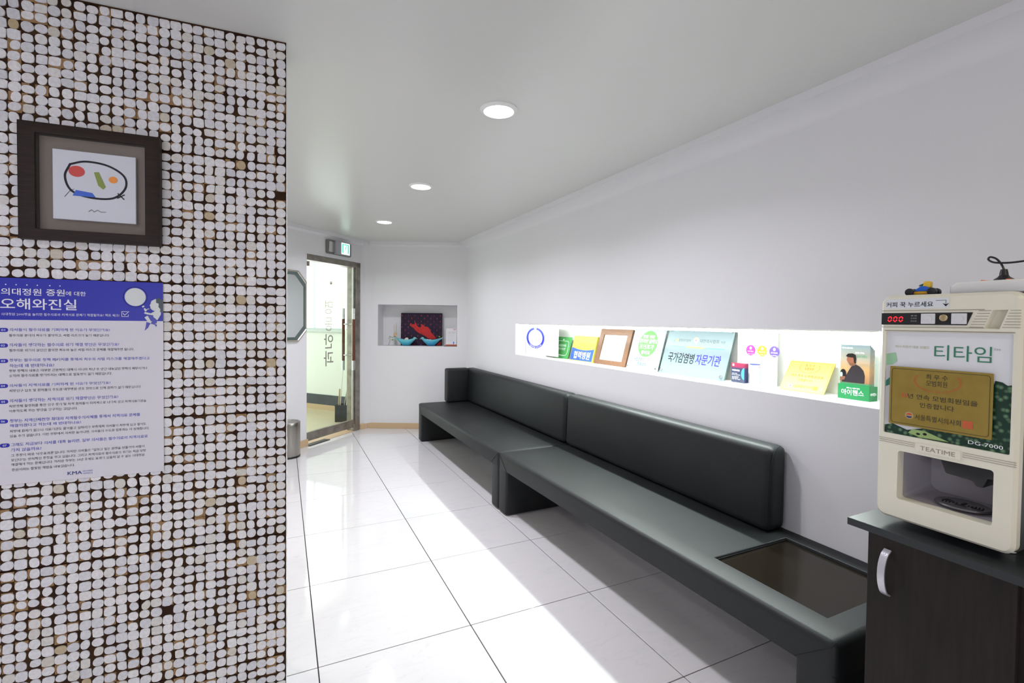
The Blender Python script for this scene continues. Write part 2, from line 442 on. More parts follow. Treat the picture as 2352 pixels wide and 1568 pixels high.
# door wall
D0, D1, DZ = 0.12, 0.945, 1.945
Lx = -2.45
bm = B(); cells(bm, [Lx, D0, D1, 0.985], [0, DZ, H], 0, 0.13, holes=[(1, 0)])
wd = fin('wall_door', bm, M_wall, loc=(DW0.x, DW0.y, 0), rot=(0, 0, DWr)); tag(wd, kind='structure')
bm = B()
p1 = dw(0.985); prism(bm, [(p1.x-0.003, p1.y-0.003), (p1.x+0.03, p1.y-0.02), (BW0.x+0.01, BW0.y-0.005), (BW0.x+0.02, BW0.y+0.2), (p1.x-0.05, p1.y+0.1)], 0, H, axis='z')
tag(fin('wall_pier', bm, M_wall), kind='structure')
# walls that close the rooms out of view
for nm, a in (('wall_rear', (-2.3, XW+0.3, -2.4, -2.3)), ('wall_west', (-2.3, -2.2, -2.3, 2.1)), ('wall_side', (-1.75, -1.6, 1.95, 3.6))):
    bm = B(); box(bm, a[0], a[1], a[2], a[3], 0, H); tag(fin(nm, bm, M_wall), kind='structure')

# unseen frame added around the rear fill light; the wall behind is solid
bm = B(); cells(bm, [-2.02, -1.96, -0.44, -0.38], [0.49, 0.55, 1.35, 1.41], -2.30, -2.26, holes=[(1, 1)])
box(bm, -1.22, -1.18, -2.30, -2.27, 0.55, 1.35)
tag(fin('fill_light_frame', bm, mat('fill_frame_white', (0.7, 0.7, 0.7), 0.4)), 'white frame added around the fill light on the rear wall behind the viewer', kind='structure')

# cornice: small upright lip and a curved fall to the wall
def cove(name, p0, p1, nrm, d=0.10, dz=0.10):
    prof = [(0, 0), (d, 0), (d, -0.035)]
    for k in range(1, 13):
        a = k/12*PI/2
        prof.append((d*(1-math.sin(a)), -0.035-(dz-0.035)*(1-math.cos(a))))
    bm = B(); rows = []
    for p in (p0, p1):
        rows.append([bm.verts.new((p[0]+nrm[0]*q[0], p[1]+nrm[1]*q[0], H+q[1])) for q in prof])
    n = len(prof)
    for i in range(n): bm.faces.new([rows[0][i], rows[1][i], rows[1][(i+1) % n], rows[0][(i+1) % n]])
    bm.faces.new(rows[0]); bm.faces.new(rows[1][::-1])
    o = fin(name, bm, M_wall, smooth=True, sharp=50); tag(o, kind='structure'); return o
cove('trim_1', (XW, -2.3), (XW, 5.37), (-1, 0))
a, b_ = BW0, bw(bwL); cove('trim_2', tuple(a), tuple(b_), (-math.sin(TH), -math.cos(TH)), 0.030, 0.060)
a, b_ = dw(-2.3), dw(0.99); cove('trim_3', tuple(a), tuple(b_), (DWd.y, -DWd.x), 0.030, 0.060)
# baseboards
def skirting(name, p0, p1, h=0.066, t=0.010):
    d = Vector((p1[0]-p0[0], p1[1]-p0[1])); L = d.length; bm = B()
    box(bm, 0, L, -t, 0.0, 0, h, 0.002, 1)
    o = fin(name, bm, M_base, loc=(p0[0], p0[1], 0), rot=(0, 0, math.atan2(d.y, d.x))); tag(o, kind='structure')
skirting('baseboard_door', dw(-2.2), dw(0.135), 0.072)
skirting('baseboard_back', BW0+BWd*0.0, bw(bwL-0.02))
skirting('baseboard_right', (XW, 5.3), (XW, -2.2), 0.066)
q = dw(0.95); skirting('baseboard_pier', q, (BW0.x-0.045, BW0.y-0.012)); skirting('baseboard_pier', (BW0.x-0.045, BW0.y-0.012), (BW0.x+0.004, BW0.y+0.004))

# ------------------------------------------------------------------ mosaic partition
def chipmat():
    M = mat('shell_mosaic', (0.6, 0.6, 0.6), 0.45, spec=0.4, bump=(70, 0.25)); nt = M.node_tree; b = nt.nodes['Principled BSDF']
    g = nt.nodes.new('ShaderNodeNewGeometry'); oi = nt.nodes.new('ShaderNodeObjectInfo')
    ad = nt.nodes.new('ShaderNodeMath'); ad.operation = 'ADD'; fr = nt.nodes.new('ShaderNodeMath'); fr.operation = 'FRACT'
    nt.links.new(g.outputs['Random Per Island'], ad.inputs[0]); nt.links.new(oi.outputs['Random'], ad.inputs[1]); nt.links.new(ad.outputs[0], fr.inputs[0])
    rp = nt.nodes.new('ShaderNodeValToRGB'); e = rp.color_ramp.elements
    e[0].position = 0; e[0].color = (0.66, 0.66, 0.68, 1); e[1].position = 1.0; e[1].color = (0.50, 0.38, 0.20, 1)
    for p, cc in ((0.4, (0.76, 0.76, 0.77)), (0.8, (0.82, 0.81, 0.80)), (0.975, (0.68, 0.66, 0.60)), (0.992, (0.60, 0.54, 0.42))):
        k = e.new(p); k.color = (*cc, 1)
    tc = nt.nodes.new('ShaderNodeTexCoord'); n = nt.nodes.new('ShaderNodeTexNoise'); n.inputs['Scale'].default_value = 120; n.inputs['Detail'].default_value = 6
    mp = nt.nodes.new('ShaderNodeMapRange'); mp.inputs['From Min'].default_value = 0.35; mp.inputs['From Max'].default_value = 0.7; mp.inputs['To Min'].default_value = 0.88; mp.inputs['To Max'].default_value = 1.05
    vm = nt.nodes.new('ShaderNodeVectorMath'); vm.operation = 'SCALE'
    nt.links.new(tc.outputs['Object'], n.inputs['Vector']); nt.links.new(n.outputs[0], mp.inputs[0])
    nt.links.new(fr.outputs[0], rp.inputs[0]); nt.links.new(rp.outputs[0], vm.inputs[0]); nt.links.new(mp.outputs[0], vm.inputs['Scale'])
    nt.links.new(vm.outputs[0], b.inputs['Base Color'])
    return M
M_chip = chipmat()
M_back = mat('mosaic_backing_brown', (0.030, 0.013, 0.005), 0.8, spec=0.2, bump=(150, 0.4), var=(18, (0.075, 0.036, 0.012), 0.8))
M_tan = mat('shell_rim_tan', (0.34, 0.20, 0.075), 0.6, var=(60, (0.18, 0.09, 0.03), 0.9))
M_edge = mat('plaster_edge', (0.70, 0.70, 0.68), 0.7, bump=(60, 0.8))
bm = B(); box(bm, -2.25, -0.012, 0.0085, 0.15, 0, H)
box(bm, -0.0125, -0.0004, 0.0085, 0.022, 0, H)
wl = fin('wall_left', bm, M_edge, loc=(LW0.x, LW0.y, 0), rot=(0, 0, LWr)); tag(wl, kind='structure')
P_ = 0.0300; PW = 0.42
seams_x = [0.006-0.003]                               # right end, then panels of 14 chips
cols = []                                             # chip column centres, negative x
for k in range(0, 5):
    for q in range(14): cols.append(-(0.0015+k*PW*0.987+(q+0.5)*P_*0.985))
pz = [0.128, 0.548, 0.970, 1.392, 1.802, H]           # panel seams in height
pz0 = [-0.02]+pz
for k in range(5):
    xa, xb = -(0.0002+k*PW*0.987), -(0.0002+(k+1)*PW*0.987)
    for a, b_ in zip(pz0, pz):
        z0, z1 = max(a, 0)+0.0012, b_-0.0012
        if k > 2 and False: continue
        bm = B(); box(bm, xb+0.0012, xa-0.0012, 0.0030, 0.0079, z0, z1, 0.0006, 1)
        fin('mosaic_panel', bm, M_back, wl)
bm = B(); box(bm, -2.25, -0.0004, 0.0080, 0.0084, 0, H-0.001); fin('backing_sheet', bm, M_back, wl)
bm = B()                                              # ragged white plaster bead down the free end
pts = []
for i in range(0, 222):
    pts.append(i*0.01)
rows = []
for z in pts:
    w = 0.0022+random.uniform(-0.0012, 0.0012); d0 = random.uniform(-0.0005, 0.001)
    rows.append([bm.verts.new((x, y, min(z, H-0.001))) for x, y in ((0.0, d0+0.001), (w, d0), (w, 0.020), (0.0, 0.020))])
for a, b_ in zip(rows, rows[1:]):
    for i in range(4): bm.faces.new([a[i], a[(i+1) % 4], b_[(i+1) % 4], b_[i]])
bm.faces.new(rows[0][::-1]); bm.faces.new(rows[-1])
fin('plaster_bead', bm, M_edge, wl)
def chip_shape(bm, cx, cz, seed, n=16):
    rnd = random.Random(seed)
    hw, hh = P_*0.5*rnd.choice((1.0, 0.99, 0.97, 0.94, 0.90, 0.86, 0.78)), P_*0.5*rnd.choice((1.0, 0.99, 0.96, 0.92, 0.88, 0.84, 0.76))
    ex = rnd.choice((2.2, 2.4, 2.7, 3.0, 3.6, 7.0)); ox, oz = rnd.uniform(-1, 1)*(P_/2-hw)*0.9, rnd.uniform(-1, 1)*(P_/2-hh)*0.9
    skew = rnd.uniform(-0.12, 0.12); rough = rnd.choice((0.008, 0.012, 0.015, 0.04)); th = rnd.uniform(0.0022, 0.0034)
    if ex > 4: rough = 0.01
    cut = rnd.random() < 0.18; ca = rnd.choice((45, 135, 225, 315))
    O = []
    for i in range(n):
        a = 2*PI*(i+0.5)/n; co, si = math.cos(a), math.sin(a)
        r = (abs(co)**ex+abs(si)**ex)**(-1/ex)*(1+rnd.uniform(-rough, rough))
        if cut and abs(((math.degrees(a)-ca+180) % 360)-180) < 22: r *= 0.86
        x, z = r*co*hw, r*si*hh
        x = max(-P_/2*0.995, min(P_/2*0.995, x+z*skew+ox)); z = max(-P_/2*0.995, min(P_/2*0.995, z+oz))
        O.append((x, z))
    base = [bm.verts.new((cx+x, 0.0031, cz+z)) for x, z in O]
    top = [bm.verts.new((cx+x*0.97, 0.0031-th, cz+z*0.97)) for x, z in O]
    for i in range(n): bm.faces.new([base[i], base[(i+1) % n], top[(i+1) % n], top[i]])
    bm.faces.new(top)
    return hw, hh, ex
rows_z = []
for a, b_ in zip([0.128-0.42]+pz[:-1], pz):
    nr = 14; pit = (b_-a-0.003)/nr
    for q in range(nr):
        z = a+0.0015+(q+0.5)*pit
        if z > 0.01: rows_z.append((z, pit))
PX0, PX1, PZ0, PZ1 = -0.770, -0.348, 0.802, 1.391      # poster
FX0, FX1, FZ0, FZ1 = -0.682, -0.349, 1.502, 1.833      # framed picture
cells_l = []
for ci, x in enumerate(cols):
    for z, pit in rows_z:
        if x < -2.2: continue
        hid = (PX0+0.03 < x < PX1-0.03 and PZ0+0.03 < z < PZ1-0.03) or (FX0+0.03 < x < FX1-0.03 and FZ0+0.03 < z < FZ1-0.03)
        inview = x > -0.80 and z > 0.14
        d = math.hypot(x*math.cos(LWr)+LW0.x, x*math.sin(LWr)+LW0.y)**2+(z-1.283)**2
        cells_l.append((d if (inview and not hid) else 99+d, x, z, ci))
cells_l.sort()
variants = []
for v in range(28):
    bm = B(); chip_shape(bm, 0, 0, 100+v)
    bmesh.ops.recalc_face_normals(bm, faces=bm.faces[:])
    me = bpy.data.meshes.new('shell_chip'); bm.to_mesh(me); bm.free(); me.materials.append(M_chip)
    variants.append(me)
rnd = random.Random(5)
bm_s = B(); bm_t = B()
for k, (d, x, z, ci) in enumerate(cells_l):
    if rnd.random() < 0.002: continue                  # a few have fallen off
    jx, jz = rnd.uniform(-0.0004, 0.0004), rnd.uniform(-0.0005, 0.0005)
    if k < 300:
        o = link('shell_chip', rnd.choice(variants), wl); o.location = (x+jx, 0, z+jz)
        if rnd.random() < 0.5: o.rotation_euler = (0, PI, 0); o.rotation_euler = (0, PI*0, 0); o.scale = (-1, 1, rnd.choice((-1, 1)))
    else:
        chip_shape(bm_s, x+jx, z+jz, rnd.randrange(10**6), 14)
    if rnd.random() < 0.13:
        box(bm_t, x-P_*0.49, x+P_*0.49, 0.0022, 0.0032, z-P_*0.48, z+P_*0.48)
    elif rnd.random() < 0.13:
        box(bm_t, x-P_*0.49, x+P_*rnd.uniform(-0.1, 0.49), 0.0024, 0.0032, z-P_*rnd.uniform(0.1, 0.48), z+P_*0.48)
o = fin('shell_chip_field', bm_s, M_chip, wl); o['kind'] = 'stuff'
o = fin('tan_shell_rim', bm_t, M_tan, wl); o['kind'] = 'stuff'
# thin dark joint strip under the ceiling
bm = B(); box(bm, -2.25, 0.0, -0.002, 0.003, H-0.004, H); tag(fin('trim_4', bm, M_back, loc=(LW0.x, LW0.y, 0), rot=(0, 0, LWr)), kind='structure')

# ------------------------------------------------------------------ corridor beyond the glass door
M_cfloor = mat('corridor_terrazzo', (0.62, 0.55, 0.38), 0.35, var=(160, (0.35, 0.28, 0.16), 0.9))
M_cwall = mat('corridor_wall_paint', (0.72, 0.76, 0.69), 0.5)
M_cband = mat('corridor_black_skirting', (0.012, 0.020, 0.026), 0.5, var=(20, (0.04, 0.05, 0.055), 0.8))
M_cbeige = mat('corridor_beige_base', (0.50, 0.36, 0.20), 0.5)
M_pillar = mat('corridor_pillar_paint', (0.66, 0.71, 0.53), 0.5)
M_winframe = mat('window_frame_grey', (0.50, 0.56, 0.53), 0.4)
C0 = Vector((0.323, 7.759)); CR = R(-50.2)
bm = B(); box(bm, -2.0, 2.6, 0.0, 3.9, -0.16, -0.03)
fo = fin('floor_corridor', bm, M_cfloor, loc=(dw(0).x+(-DWd.y)*0.131+0, dw(0).y+DWd.x*0.131, 0), rot=(0, 0, DWr)); tag(fo, kind='structure')
bm = B(); box(bm, -2.0, 2.6, 0.0, 3.9, 2.6, 2.7)
tag(fin('ceiling_corridor', bm, M_wall, loc=(dw(0).x+(-DWd.y)*0.131, dw(0).y+DWd.x*0.131, 0), rot=(0, 0, DWr)), kind='structure')
bm = B(); cells(bm, [-2.6, -0.9, 0.68, 0.72, 1.4, 2.4], [-0.03, 1.13, 2.5, 2.6], 0, 0.15, holes=[(1, 1), (3, 1)])
cw = fin('wall_corridor', bm, M_cwall, loc=(C0.x, C0.y, 0), rot=(0, 0, CR)); tag(cw, kind='structure')
bm = B(); box(bm, -2.6, 2.4, -0.012, 0, 0.045, 0.19); fin('black_skirting', bm, M_cband, cw)
bm = B(); box(bm, -2.6, 2.4, -0.014, 0, -0.03, 0.045); fin('beige_skirting', bm, M_cbeige, cw)
win = empty('window_1', (C0.x, C0.y, 0), CR); tag(win, 'bright corridor window seen through the glass door', kind='structure')
bm = B()
box(bm, -0.9, 0.72, -0.02, 0.03, 1.10, 1.135, 0.004, 1); box(bm, -0.9, 0.72, 0.05, 0.09, 1.13, 1.16); box(bm, 0.655, 0.70, 0.05, 0.10, 1.13, 2.5)
box(bm, 0.085, 0.098, 0.055, 0.085, 1.16, 2.5); box(bm, -0.9, -0.87, 0.05, 0.09, 1.13, 2.5)
fin('window_frame', bm, M_winframe, win)
bm = B(); box(bm, -0.87, 0.085, 0.068, 0.072, 1.16, 2.5); fin('pane', bm, M_glass, win)
bm = B(); box(bm, 0.098, 0.655, 0.068, 0.072, 1.16, 2.5); fin('pane', bm, M_glass, win)
# pillar right behind the door handles
pc = o2n((-2.134, 6.2, 0))
bm = B(); box(bm, 0, 0.5, 0, 0.5, -0.03, 2.6, 0.004, 1)
tag(fin('wall_pillar', bm, M_pillar, loc=(pc.x, pc.y, 0), rot=(0, 0, -TH)), kind='structure')
# side wall closing the corridor
bm = B(); box(bm, -2.1, -2.0, 0.0, 3.9, -0.03, 2.6); tag(fin('wall_corridor_side', bm, M_cwall, loc=(dw(0).x+(-DWd.y)*0.131, dw(0).y+DWd.x*0.131, 0), rot=(0, 0, DWr)), kind='structure')
# bin with handles of brooms
bn = o2n((-2.265, 6.15, 0))
tb = empty('broom_bin', (bn.x, bn.y, -0.03), -TH, label='black square bin holding brooms in the corridor behind the glass door', cat='bin')
bm = B(); cells(bm, [0, 0.006, 0.174, 0.18], [0, 0.006, 0.154, 0.16], 0.215, 0.0, holes=[(1, 1)], axis='z'); box(bm, 0.004, 0.176, 0.004, 0.156, 0.0, 0.006)
cells(bm, [-0.006, 0.001, 0.179, 0.186], [-0.006, 0.001, 0.159, 0.166], 0.218, 0.205, holes=[(1, 1)], axis='z')
fin('bin_body', bm, M_cband, tb)
M_stickw = mat('stick_white', (0.8, 0.8, 0.76), 0.4); M_stickb = mat('stick_wood', (0.5, 0.35, 0.17), 0.5)
for nm, a, b_, r, mm, lab, cat in (
    ('broom', (0.03, 0.08, 0.05), (0.085, 0.11, 0.95), 0.006, M_stickw, 'tall thin white pole leaning in the corridor bin', 'broom'),
    ('broom', (0.07, 0.06, 0.05), (0.165, 0.10, 0.62), 0.009, M_steel, 'dark metal pole slanting right in the corridor bin', 'broom'),
    ('mop', (0.10, 0.04, 0.05), (0.19, 0.08, 0.55), 0.006, M_stickw, 'short white rod slanting right out of the corridor bin', 'mop'),
    ('slat', (0.025, 0.04, 0.05), (0.045, 0.05, 0.42), 0.012, M_stickb, 'pale wooden stick standing at the left of the corridor bin', 'stick')):
    bm = B(); cyl(bm, a, b_, r, r*0.8, 8)
    o = fin(nm if nm != 'slat' else 'wooden_stick', bm, mm, None, loc=(bn.x, bn.y, -0.03), rot=(0, 0, -TH)); tag(o, lab, cat, 'poles in the corridor bin')

# ------------------------------------------------------------------ glass door
dr = empty('door_1', (DW0.x, DW0.y, 0), DWr); tag(dr, 'steel framed glass entrance door with clinic lettering', kind='structure')
bm = B()
box(bm, 0.862, 0.943, -0.004, 0.12, 0, 1.94, 0.003, 1)
box(bm, D0, 0.943, -0.004, 0.12, 1.885, 1.943, 0.003, 1)
box(bm, 0.846, 0.852, 0.006, 0.03, 0.1, 1.885)
fin('door_frame', bm, M_alu, dr)
bm = B(); box(bm, 0.124, 0.862, 0.002, 0.040, 0.045, 0.135, 0.003, 1); fin('bottom_rail', bm, M_alu, dr)
bm = B(); box(bm, 0.835, 0.862, -0.004, 0.042, 0.0, 0.085, 0.008, 2); fin('floor_hinge', bm, M_steel, dr)
bm = B(); box(bm, 0.122, 0.835, 0.016, 0.026, 0.13, 1.872); fin('pane', bm, M_doorglass, dr)
bm = B(); box(bm, 0.124, 0.164, 0.004, 0.038, 1.825, 1.872, 0.002, 1); fin('patch_fitting', bm, M_alu, dr)
bm = B(); box(bm, 0.835, 0.8455, 0.012, 0.030, 0.13, 1.885); fin('edge_strip', bm, M_steel_br, dr)
bm = B(); box(bm, D0, 0.86, -0.002, 0.13, -0.004, 0.004, 0.001, 1); fin('threshold', bm, M_base, dr)
bm = B(); box(bm, 0.13, 0.42, -0.035, 0.045, 0.0, 0.006, 0.002, 1); fin('floor_spring_cover', bm, mat('floor_plate_dark', (0.05, 0.05, 0.045), 0.5, metal=0.5), dr)
M_handw = mat('handle_wood', (0.13, 0.035, 0.015), 0.35)
for yy, xx in ((-0.030, 0.795), (0.072, 0.745)):
    hd = empty('door_handle', (0, 0, 0)); hd.parent = dr
    bm = B(); cyl(bm, (xx, yy, 0.822), (xx, yy, 1.292), 0.016, n=16); fin('grip', bm, M_handw, hd, smooth=True)
    bm = B(); cyl(bm, (xx, yy, 0.713), (xx, yy, 0.822), 0.0162, n=16); cyl(bm, (xx, yy, 1.292), (xx, yy, 1.414), 0.0162, n=16)
    pieces(fin, 'end_cap', bm, M_steel_br, hd, smooth=True)
    bm = B()
    for zz in (0.885, 1.235): cyl(bm, (xx, yy, zz), (xx-0.012, 0.021, zz), 0.009, n=10)
    pieces(fin, 'standoff', bm, M_steel_br, hd, smooth=True)
M_gold = bpy.data.materials.new('glass_vinyl_letter'); M_gold.use_nodes = True; nt = M_gold.node_tree
t_ = nt.nodes.new('ShaderNodeBsdfTransparent'); t_.inputs[0].default_value = (0.26, 0.25, 0.18, 1); d_ = nt.nodes.new('ShaderNodeBsdfDiffuse'); d_.inputs[0].default_value = (0.60, 0.60, 0.50, 1)
x_ = nt.nodes.new('ShaderNodeMixShader'); x_.inputs[0].default_value = 0.5; nt.links.new(t_.outputs[0], x_.inputs[1]); nt.links.new(d_.outputs[0], x_.inputs[2]); nt.links.new(x_.outputs[0], nt.nodes['Material Output'].inputs[0])
bm = B()
for ch, z0, h, x0, w in (('명', 1.345, 0.145, 0.392, 0.115), ('동', 1.165, 0.145, 0.392, 0.112), ('안', 0.975, 0.155, 0.380, 0.135), ('과', 0.785, 0.165, 0.376, 0.145)):
    text(bm, ch, x0, z0, w, h, 0.0155, 0.0 if z0 > 1.1 else 0.02, mirror=True)
fin('lettering', bm, M_gold, dr)
bm = B(); poly(bm, rrect(0.462, 1.665, 0.502, 1.70, 0.012), 0.0155); poly(bm, [(0.467, 1.66), (0.497, 1.66), (0.497, 1.68), (0.467, 1.68)], 0.0154)
fin('sticker', bm, M_gold, dr)

# exit sign
ex = empty('exit_sign', (*dw(0.38), 1.985), DWr, label='green running-man exit sign on the wall above the glass door', cat='sign')
bm = B(); prism(bm, rrect(0.0, 0.0, 0.378, 0.150, 0.02), -0.022, 0.0); fin('back_plate', bm, mat('exit_plate_grey', (0.22, 0.22, 0.20), 0.3, metal=0.6), ex)
bm = B(); prism(bm, rrect(0.105, 0.004, 0.325, 0.146, 0.012), -0.055, -0.02); fin('housing', bm, mat('exit_housing', (0.42, 0.43, 0.46), 0.3, metal=0.3), ex)
bm = B(); prism(bm, [(0.02, 0.02), (0.03, 0.13), (0.10, 0.13), (0.10, 0.02)], -0.026, -0.02); fin('side_mirror', bm, M_steel_br, ex)
M_exg = mat('exit_green_lit', (0.0, 0.5, 0.25), 0.4, emit=(0.0, 0.85, 0.40), es=1.1); M_exw = mat('exit_white_lit', (1, 1, 1), 0.4, emit=(0.9, 1.0, 0.97), es=2.2)
bm = B(); poly(bm, rect(0.180, 0.014, 0.312, 0.136), -0.0555, 1); poly(bm, rect(0.192, 0.026, 0.302, 0.126), -0.0558, 0)
poly(bm, rect(0.212, 0.03, 0.280, 0.115), -0.0561, 1)                      # open doorway
flat('pictogram_panel', bm, [M_exg, M_exw], ex)
bm = B()
poly(bm, ell(0.258, 0.103, 0.008, 0.008, 12), -0.0564)
stroke(bm, [(0.252, 0.092), (0.242, 0.068)], 0.012, -0.0564); stroke(bm, [(0.250, 0.088), (0.264, 0.080), (0.270, 0.070)], 0.005, -0.0564)
stroke(bm, [(0.248, 0.088), (0.235, 0.086), (0.228, 0.074)], 0.005, -0.0564); stroke(bm, [(0.243, 0.068), (0.256, 0.055), (0.250, 0.036)], 0.006, -0.0564)
stroke(bm, [(0.241, 0.068), (0.232, 0.050), (0.218, 0.048)], 0.006, -0.0564)
flat('running_figure', bm, M_exg, ex)

# octagonal mirror, partly behind the partition
mr = empty('octagonal_mirror', (*dw(-0.36), 1.065), DWr, label='octagonal wall mirror with a silver frame beside the glass door', cat='mirror')
def octo(w, h, ch, k): return [(ch+k, k), (w-ch-k, k), (w-k, ch+k), (w-k, h-ch-k), (w-ch-k, h-k), (ch+k, h-k), (k, h-ch-k), (k, ch+k)]
def octring(bm, k0, k1, y0, y1):
    A = octo(0.465, 0.695, 0.107, k0); C = octo(0.465, 0.695, 0.107, k1)
    f0 = [bm.verts.new((p[0], y0, p[1])) for p in A]; f1 = [bm.verts.new((p[0], y1, p[1])) for p in C]
    for i in range(8): bm.faces.new([f0[i], f0[(i+1) % 8], f1[(i+1) % 8], f1[i]])
bm = B(); octring(bm, 0.0, 0.0, 0.0, -0.018); octring(bm, 0.0, 0.012, -0.018, -0.026); octring(bm, 0.012, 0.018, -0.026, -0.018)
fin('frame', bm, mat('mirror_frame_silver', (0.62, 0.60, 0.52), 0.3, metal=0.9), mr)
bm = B(); octring(bm, 0.018, 0.045, -0.020, -0.014); fin('bevelled_border', bm, mat('mirror_border', (0.13, 0.17, 0.155), 0.15, metal=0.6), mr)
bm = B(); poly(bm, octo(0.465, 0.695, 0.107, 0.045), -0.014); fin('glass', bm, M_mirror, mr)

# waste bin
tr = empty('waste_bin', (0.045, 4.925, 0), 0, label='round brushed steel waste bin standing under the octagonal mirror', cat='bin')
bm = B(); lathe(bm, [(0.0, 0.012), (0.103, 0.012), (0.106, 0.02), (0.106, 0.285), (0.104, 0.285), (0.104, 0.29)]); fin('bin_body', bm, M_steel, tr, smooth=True)
bm = B(); lathe(bm, [(0.100, 0.0), (0.108, 0.0), (0.108, 0.014), (0.0, 0.014)]); fin('base_ring', bm, M_black, tr, smooth=True)
bm = B(); lathe(bm, [(0.107, 0.287), (0.107, 0.325), (0.104, 0.330), (0.092, 0.328), (0.088, 0.318), (0.085, 0.322), (0.0, 0.326)]); fin('lid', bm, M_steel, tr, smooth=True)

# downlights
for i, (x, y, p) in enumerate(LIGHTS):
    t = empty('downlight', (x, y, H), 0, label=('round recessed ceiling light nearest the camera, largest of the three', 'middle one of the three round recessed ceiling lights', 'round recessed ceiling light farthest away, nearest the exit sign')[i], cat='ceiling light', group='recessed ceiling lights')
    bm = B(); lathe(bm, [(0.083, 0.0), (0.083, -0.004), (0.076, -0.010), (0.066, -0.012), (0.064, -0.006)], n=40); fin('rim', bm, M_whitep, t, smooth=True)
    bm = B(); lathe(bm, [(0.066, -0.008), (0.0, -0.012)], n=40); fin('diffuser', bm, mat('downlight_lens', (1, 1, 1), 0.5, emit=(0.97, 0.97, 1.0), es=9), t, smooth=True)
t = tag(empty('strip_light', (2.003, 2.35, 1.262)), 'slim LED strip under the top of the display niche', 'light')
bm = B(); box(bm, -0.012, 0.012, -1.33, 1.68, -0.002, 0.003); fin('strip_housing', bm, M_whitep, t)
bm = B(); cyl(bm, (0, -1.30, -0.010), (0, 1.66, -0.010), 0.0065, n=12); fin('tube', bm, mat('tube_lit', (1, 1, 1), 0.5, emit=(0.95, 1.0, 0.95), es=56), t, smooth=True)

